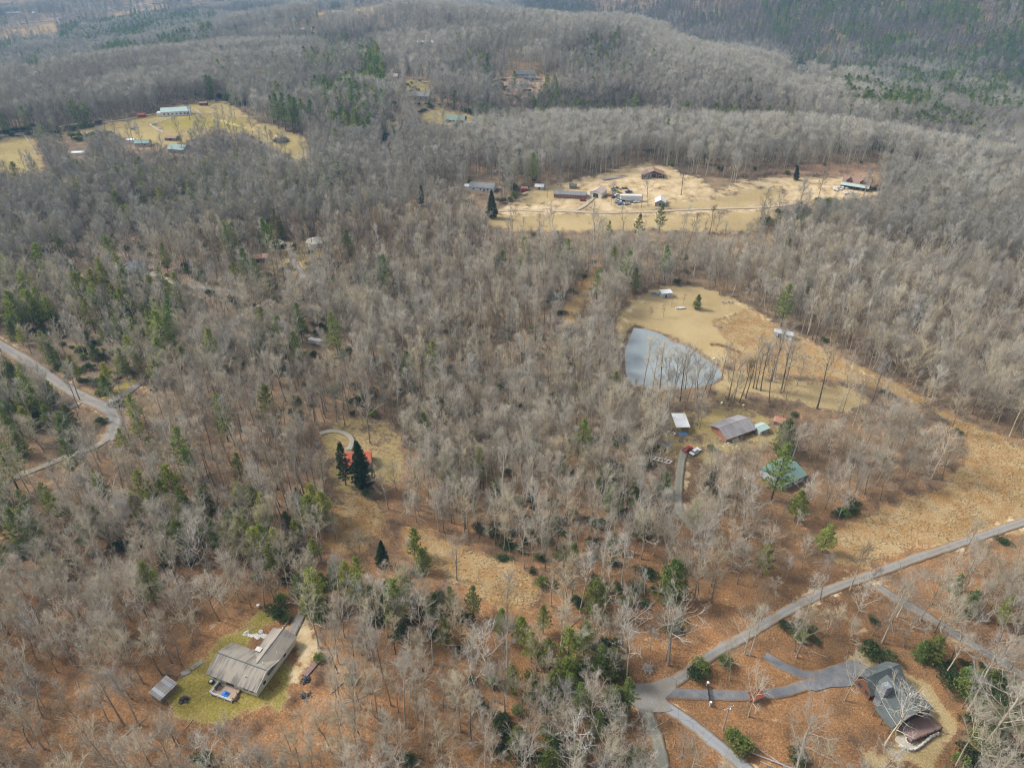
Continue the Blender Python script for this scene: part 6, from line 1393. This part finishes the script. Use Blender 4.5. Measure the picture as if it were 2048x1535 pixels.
# laurel and rhododendron under the trees
X, Y = lattice(62, 900, 48, 3.6); Z = Hgt(X, Y); pr = np.full(X.shape, 0.012)
for poly, share in LAUREL: m = in_px(X, Y, Z, poly); pr[m] = share
pr = pr * np.clip(1 + 3.0 * fbm(X / 18, Y / 18, 29, 2), np.where(pr > 0.5, 0.8, 0), 2) * (clear_factor(X, Y) > 0.2) * keep_out(X, Y) * np.where(np.hypot(X, Y) > 400, 0.5, 1)
k = RNG.uniform(0, 1, X.shape) < pr
SH = []; rows(SH, X[k], Y[k], Z[k] + 0.15, RNG.integers(0, 3, int(k.sum())), RNG.uniform(0.55, 1.35, int(k.sum())) * np.where(pr[k] > 0.5, 1.35, 1.0))
_ss = [(553, 1236, 0, 1.5), (572, 1240, 1, 0.9), (1744, 1308, 0, 2.0), (1212, 1292, 0, 1.5), (1700, 1026, 0, 1.2), (1678, 1034, 0, 1.1), (878, 896, 0, 1.8), (934, 836, 0, 2.2), (640, 1320, 1, 1.0), (1400, 1340, 1, 1.5), (1390, 1350, 0, 1.4), (1450, 1330, 1, 1.3), (1480, 1500, 1, 1.7), (1465, 1480, 1, 1.4), (1600, 1520, 0, 1.3), (590, 838, 0, 1.5), (735, 990, 0, 0.9), (562, 1204, 1, 1.2)]
_gs = Gs([(a, b) for a, b, _, _ in _ss]); rows(SH, _gs[:, 0], _gs[:, 1], _gs[:, 2] + 0.15, np.array([s[2] for s in _ss]), np.array([s[3] for s in _ss]))
_cv = np.concatenate(COVE); rows(SH, _cv[:, 0] + 1.5, _cv[:, 1] - 1.0, _cv[:, 2] + 0.1, RNG.integers(0, 2, len(_cv)), RNG.uniform(1.2, 2.2, len(_cv)))
SH = np.concatenate(SH)

# ---------------------------------------------------------------- the largest in view as single trees, the rest as one wood
LANDMARKS = [('the cream ranch house', (495, 1320)), ('the green roofed log cabin', (1800, 1395)), ('the road junction', (1290, 1395)), ('the black driveway gate', (1417, 1390)), ('the pond', (1345, 720)),
    ('the mauve roofed house', (1465, 855)), ('the green metal roof', (1570, 945)), ('the red roofed cabin', (715, 930)), ('the orange meadow', (980, 1130)), ('the big straw field', (1960, 960)),
    ('the turning loop', (1570, 1345)), ('the weathered shed', (327, 1380)), ('the left gravel road', (200, 830)), ('the stone fire ring', (1822, 1482)), ('the upper right road', (1900, 1260)),
    ('the lower edge of the photo', (800, 1530)), ('the lower left corner', (60, 1500)), ('the green pine belt', (480, 1090)), ('the farm trailer', (1262, 397)), ('the long green roofed barn', (350, 222))]
_lm = Gs([p for _, p in LANDMARKS])
ORD = ['nearest', 'second nearest', 'third nearest', 'fourth nearest', 'fifth nearest', 'sixth nearest', 'seventh nearest', 'eighth nearest', 'ninth nearest', 'tenth nearest', 'eleventh nearest', 'twelfth nearest',
       'thirteenth nearest', 'fourteenth nearest', 'fifteenth nearest', 'sixteenth nearest', 'seventeenth nearest', 'eighteenth nearest', 'nineteenth nearest', 'twentieth nearest']
def tree_labels(A, noun, protos):
    lab = {}; keys = {}
    px, py, _ = project(A[:, 0], A[:, 1], A[:, 2])
    for i in range(len(A)):
        d = np.hypot(_lm[:, 0] - A[i, 0], _lm[:, 1] - A[i, 1]); j = int(np.argmin(d)); lx, ly = LANDMARKS[j][1]
        dx, dy = px[i] - lx, (py[i] - ly) * 1.25
        side = ('right of' if dx > 0 else 'left of') if abs(dx) > abs(dy) else ('below' if dy > 0 else 'above')
        size = protos[int(A[i, 3])].look
        keys.setdefault((size, side, j), []).append((d[j], i))
    for (size, side, j), m in keys.items():
        m.sort()
        for r, (_, i) in enumerate(m):
            o = '' if len(m) == 1 else (', ' + (ORD[r] if r < len(ORD) else str(r + 1) + 'th nearest'))
            lab[i] = f'{size} {noun} {side} {LANDMARKS[j][1 - 1]}{o}'
    return lab
def in_view(A, hgt):
    px, py, dep = project(A[:, 0], A[:, 1], A[:, 2]); _, pt, _ = project(A[:, 0], A[:, 1], A[:, 2] + hgt)
    inside = (px > 15) & (px < 2033) & (pt < 1520) & (py > 10) & (py < 1600) & (pt > -10)
    return inside, FPX * hgt / dep
def make_single(A, protos, noun, cat, group, lab):
    for i, row in enumerate(A):
        p = protos[int(row[3])]
        e = thing(p.kind, lab[i], cat, (row[0], row[1], row[2]), row[5], group); e.scale = (row[4],) * 3
        for nm, me in (('trunk', p.trunk), ('crown', p.crown)):
            o = bpy.data.objects.new('stem' if (nm == 'trunk' and cat == 'shrub') else ('foliage' if cat == 'shrub' else nm), me); COL.objects.link(o); o.parent = e
def scatter(name, label, A, protos, kind='stuff', label_ok=True):
    """one mass of plants: points that carry instances of the modelled plants"""
    lib = bpy.data.collections.new(name + '_kinds')
    for i, p in enumerate(protos):
        lib.objects.link(bpy.data.objects.new(f'{name}_kind_{i:02d}', p.both if hasattr(p, 'both') else p))
    me = bpy.data.meshes.new(name); me.vertices.add(len(A)); me.vertices.foreach_set('co', A[:, :3].astype(np.float32).ravel())
    a = me.attributes.new('idx', 'INT', 'POINT'); a.data.foreach_set('value', A[:, 3].astype(np.int32))
    a = me.attributes.new('scl', 'FLOAT', 'POINT'); a.data.foreach_set('value', A[:, 4].astype(np.float32))
    r = np.zeros((len(A), 3), np.float32); r[:, 2] = A[:, 5]; r[:, 0] = RNG.normal(0, 0.04, len(A)); r[:, 1] = RNG.normal(0, 0.04, len(A))
    a = me.attributes.new('rot', 'FLOAT_VECTOR', 'POINT'); a.data.foreach_set('vector', r.ravel())
    ng = bpy.data.node_groups.new(name, 'GeometryNodeTree')
    ng.interface.new_socket('Geometry', in_out='INPUT', socket_type='NodeSocketGeometry'); ng.interface.new_socket('Geometry', in_out='OUTPUT', socket_type='NodeSocketGeometry')
    N = ng.nodes; L = ng.links; gi = N.new('NodeGroupInput'); go = N.new('NodeGroupOutput'); ci = N.new('GeometryNodeCollectionInfo'); ip = N.new('GeometryNodeInstanceOnPoints')
    ci.inputs['Collection'].default_value = lib; ci.inputs['Separate Children'].default_value = True; ci.inputs['Reset Children'].default_value = True
    ip.inputs['Pick Instance'].default_value = True
    def na(nm, ty):
        n = N.new('GeometryNodeInputNamedAttribute'); n.data_type = ty; n.inputs['Name'].default_value = nm; return n.outputs['Attribute']
    L.new(gi.outputs[0], ip.inputs['Points']); L.new(ci.outputs[0], ip.inputs['Instance']); L.new(na('idx', 'INT'), ip.inputs['Instance Index'])
    L.new(na('rot', 'FLOAT_VECTOR'), ip.inputs['Rotation']); L.new(na('scl', 'FLOAT'), ip.inputs['Scale']); L.new(ip.outputs[0], go.inputs[0])
    o = bpy.data.objects.new(name, me); COL.objects.link(o); md = o.modifiers.new('plants', 'NODES'); md.node_group = ng
    return tag(o, label, None, None, kind)
def split(A, protos, n):
    hg = np.array([p.height for p in protos])[A[:, 3].astype(int)] * A[:, 4]
    ok, size = in_view(A, hg); order = np.argsort(-np.where(ok, size, -1)); top = order[:n]; top = top[ok[top]]
    rest = np.ones(len(A), bool); rest[top] = False; return A[top], A[rest]
_one, _rest = split(BARE, HARD, 300)
make_single(_one, HARD, 'bare tree', 'tree', 'leafless trees that stand nearest', tree_labels(_one, 'bare tree', HARD))
_d = np.hypot(_rest[:, 0], _rest[:, 1]); _n = _d < 420
scatter('bare_forest', 'leafless grey hardwood forest covering the hills', np.concatenate([_rest[_n], _rest[~_n] + np.array([0, 0, 0, len(HARD), 0, 0])]), HARD + HARD_FAR)
_one, _rest = split(PINES, PINE, 290)
_is_sp = np.array([PINE[int(k)].kind == 'spruce_tree' for k in _one[:, 3]])
make_single(_one[~_is_sp], PINE, 'pine tree', 'pine tree', 'pines scattered through the bare wood', tree_labels(_one[~_is_sp], 'pine tree', PINE))
make_single(_one[_is_sp], PINE, 'spruce', 'spruce tree', 'dark spruces', tree_labels(_one[_is_sp], 'spruce', PINE))
_d = np.hypot(_rest[:, 0], _rest[:, 1]); _n = _d < 420
scatter('evergreen_forest', 'green pines mixed into the distant forest', np.concatenate([_rest[_n], _rest[~_n] + np.array([0, 0, 0, len(PINE), 0, 0])]), PINE + PINE_FAR)
_one, _rest = split(SH, SHRUB, 220)
make_single(_one, SHRUB, 'evergreen shrub', 'shrub', 'evergreen shrubs on the forest floor', tree_labels(_one, 'evergreen shrub', SHRUB))
scatter('laurel_undergrowth', 'dark evergreen undergrowth beneath the bare trees', _rest, SHRUB)

# bare brush along wood edges and under the trees, rank grass in the fields
BR = [np_mesh('brush', *brush(600 + i, w, h, n, 0.012), 'brush_stem') for i, (w, h, n) in enumerate([(2.2, 2.2, 22), (1.6, 3.2, 18), (3.0, 1.6, 26)])]
X, Y = lattice(62, 520, 48, 2.6); f = clear_factor(X, Y)
edge = np.clip(0.30 + 1.6 * fbm(X / 22, Y / 22, 71, 2), 0.03, 0.9) * (f > 0.3)
k = (RNG.uniform(0, 1, X.shape) < edge * 0.55) & keep_out(X, Y); X, Y = X[k], Y[k]
_ed = []
for kind, dens, poly in PW:
    if kind in ('leaf', 'red') or min(p[1] for p in poly) > 560: continue
    xs = [p[0] for p in poly]; ys = [p[1] for p in poly]; n = int((max(xs) - min(xs) + 12) * (max(ys) - min(ys) + 12) * 0.22)
    ex = RNG.uniform(min(xs) - 6, max(xs) + 6, n); ey = RNG.uniform(min(ys) - 6, max(ys) + 6, n); sd = poly_sd(ex, ey, poly)
    q = (sd > -1.8) & (sd < 4.5) & (fbm(ex / 14, ey / 14, 83, 2) > -0.10) & (clear_factor(ex, ey) > 0.05 if True else True) & keep_out(ex, ey); _ed.append(np.stack([ex[q], ey[q]], -1))
_ed = np.concatenate(_ed); X = np.concatenate([X, _ed[:, 0]]); Y = np.concatenate([Y, _ed[:, 1]])
B = []; rows(B, X, Y, Hgt(X, Y) + 0.2, RNG.integers(0, 3, len(X)), RNG.uniform(0.5, 1.2, len(X)))
_fl = [np_mesh('fallen', *frustums([(0, 0, .1, l * .5, rg_ * .2, .14, .1, .07), (l * .5, rg_ * .2, .14, l, 0, .1, .07, .03), (l * .55, 0, .14, l * .8, l * .15 * rg_, .5, .04, .01)], 5), 'dead_wood') for l, rg_ in ((5, 1), (7, -1), (3.5, 1))]
_fx, _fy = lattice(62, 300, 50, 6.5); _q = (RNG.uniform(0, 1, _fx.shape) < 0.3) & (clear_factor(_fx, _fy) > 0.3) & keep_out(_fx, _fy); _F = []; rows(_F, _fx[_q], _fy[_q], Hgt(_fx[_q], _fy[_q]) + 0.25, RNG.integers(0, 3, int(_q.sum())), RNG.uniform(0.5, 1.1, int(_q.sum())))
scatter('fallen_branches', 'fallen trunks and branches strewn over the forest floor', np.concatenate(_F), _fl)
scatter('brush_undergrowth', 'brown leafless brush and saplings under the trees', np.concatenate(B), BR)
TU = [np_mesh('tussock', *tussock(700 + i, w, h, n), 'straw') for i, (w, h, n) in enumerate([(0.5, 0.2, 26), (0.4, 0.28, 20), (0.6, 0.16, 30)])]
_T = []
for kind, dens, poly in PW:
    if kind != 'field': continue
    xs = [p[0] for p in poly]; ys = [p[1] for p in poly]
    if min(ys) > 330: continue
    n = int((max(xs) - min(xs)) * (max(ys) - min(ys)) * 2.0); X = RNG.uniform(min(xs), max(xs), n); Y = RNG.uniform(min(ys), max(ys), n)
    k = (poly_sd(X, Y, poly) < -0.6) & (fbm(X / 6, Y / 6, 13, 2) > -0.12) & (np.hypot(X, Y) < 420); X, Y = X[k], Y[k]
    for _, _, _w, _ln in RW:
        if len(X): q = line_d(X, Y, _ln[::3] + [_ln[-1]]) > _w / 2 + 0.4; X, Y = X[q], Y[q]
    rows(_T, X, Y, Hgt(X, Y) + 0.22, RNG.integers(0, 3, len(X)), RNG.uniform(0.5, 1.25, len(X)))
scatter('dry_grass', 'rank straw coloured grass tussocks in the meadows', np.concatenate(_T), TU)

# ---------------------------------------------------------------- the air between here and the far hills
def build_haze():
    m = MB(); m.box(-9000, 9000, -9000, 9000, -140, 520)
    o = m.build('haze', 'concrete'); o.data.materials.clear()
    mat = bpy.data.materials.new('haze_air'); mat.use_nodes = True; t = mat.node_tree
    for n in list(t.nodes): t.nodes.remove(n)
    out = t.nodes.new('ShaderNodeOutputMaterial'); v = t.nodes.new('ShaderNodeVolumePrincipled')
    v.inputs['Color'].default_value = (0.26, 0.53, 0.86, 1); v.inputs['Density'].default_value = 0.00014; v.inputs['Anisotropy'].default_value = 0.1
    t.links.new(v.outputs[0], out.inputs['Volume']); o.data.materials.append(mat)
    tag(o, 'thin blue haze in the air over the hills', None, None, 'stuff')
build_haze()
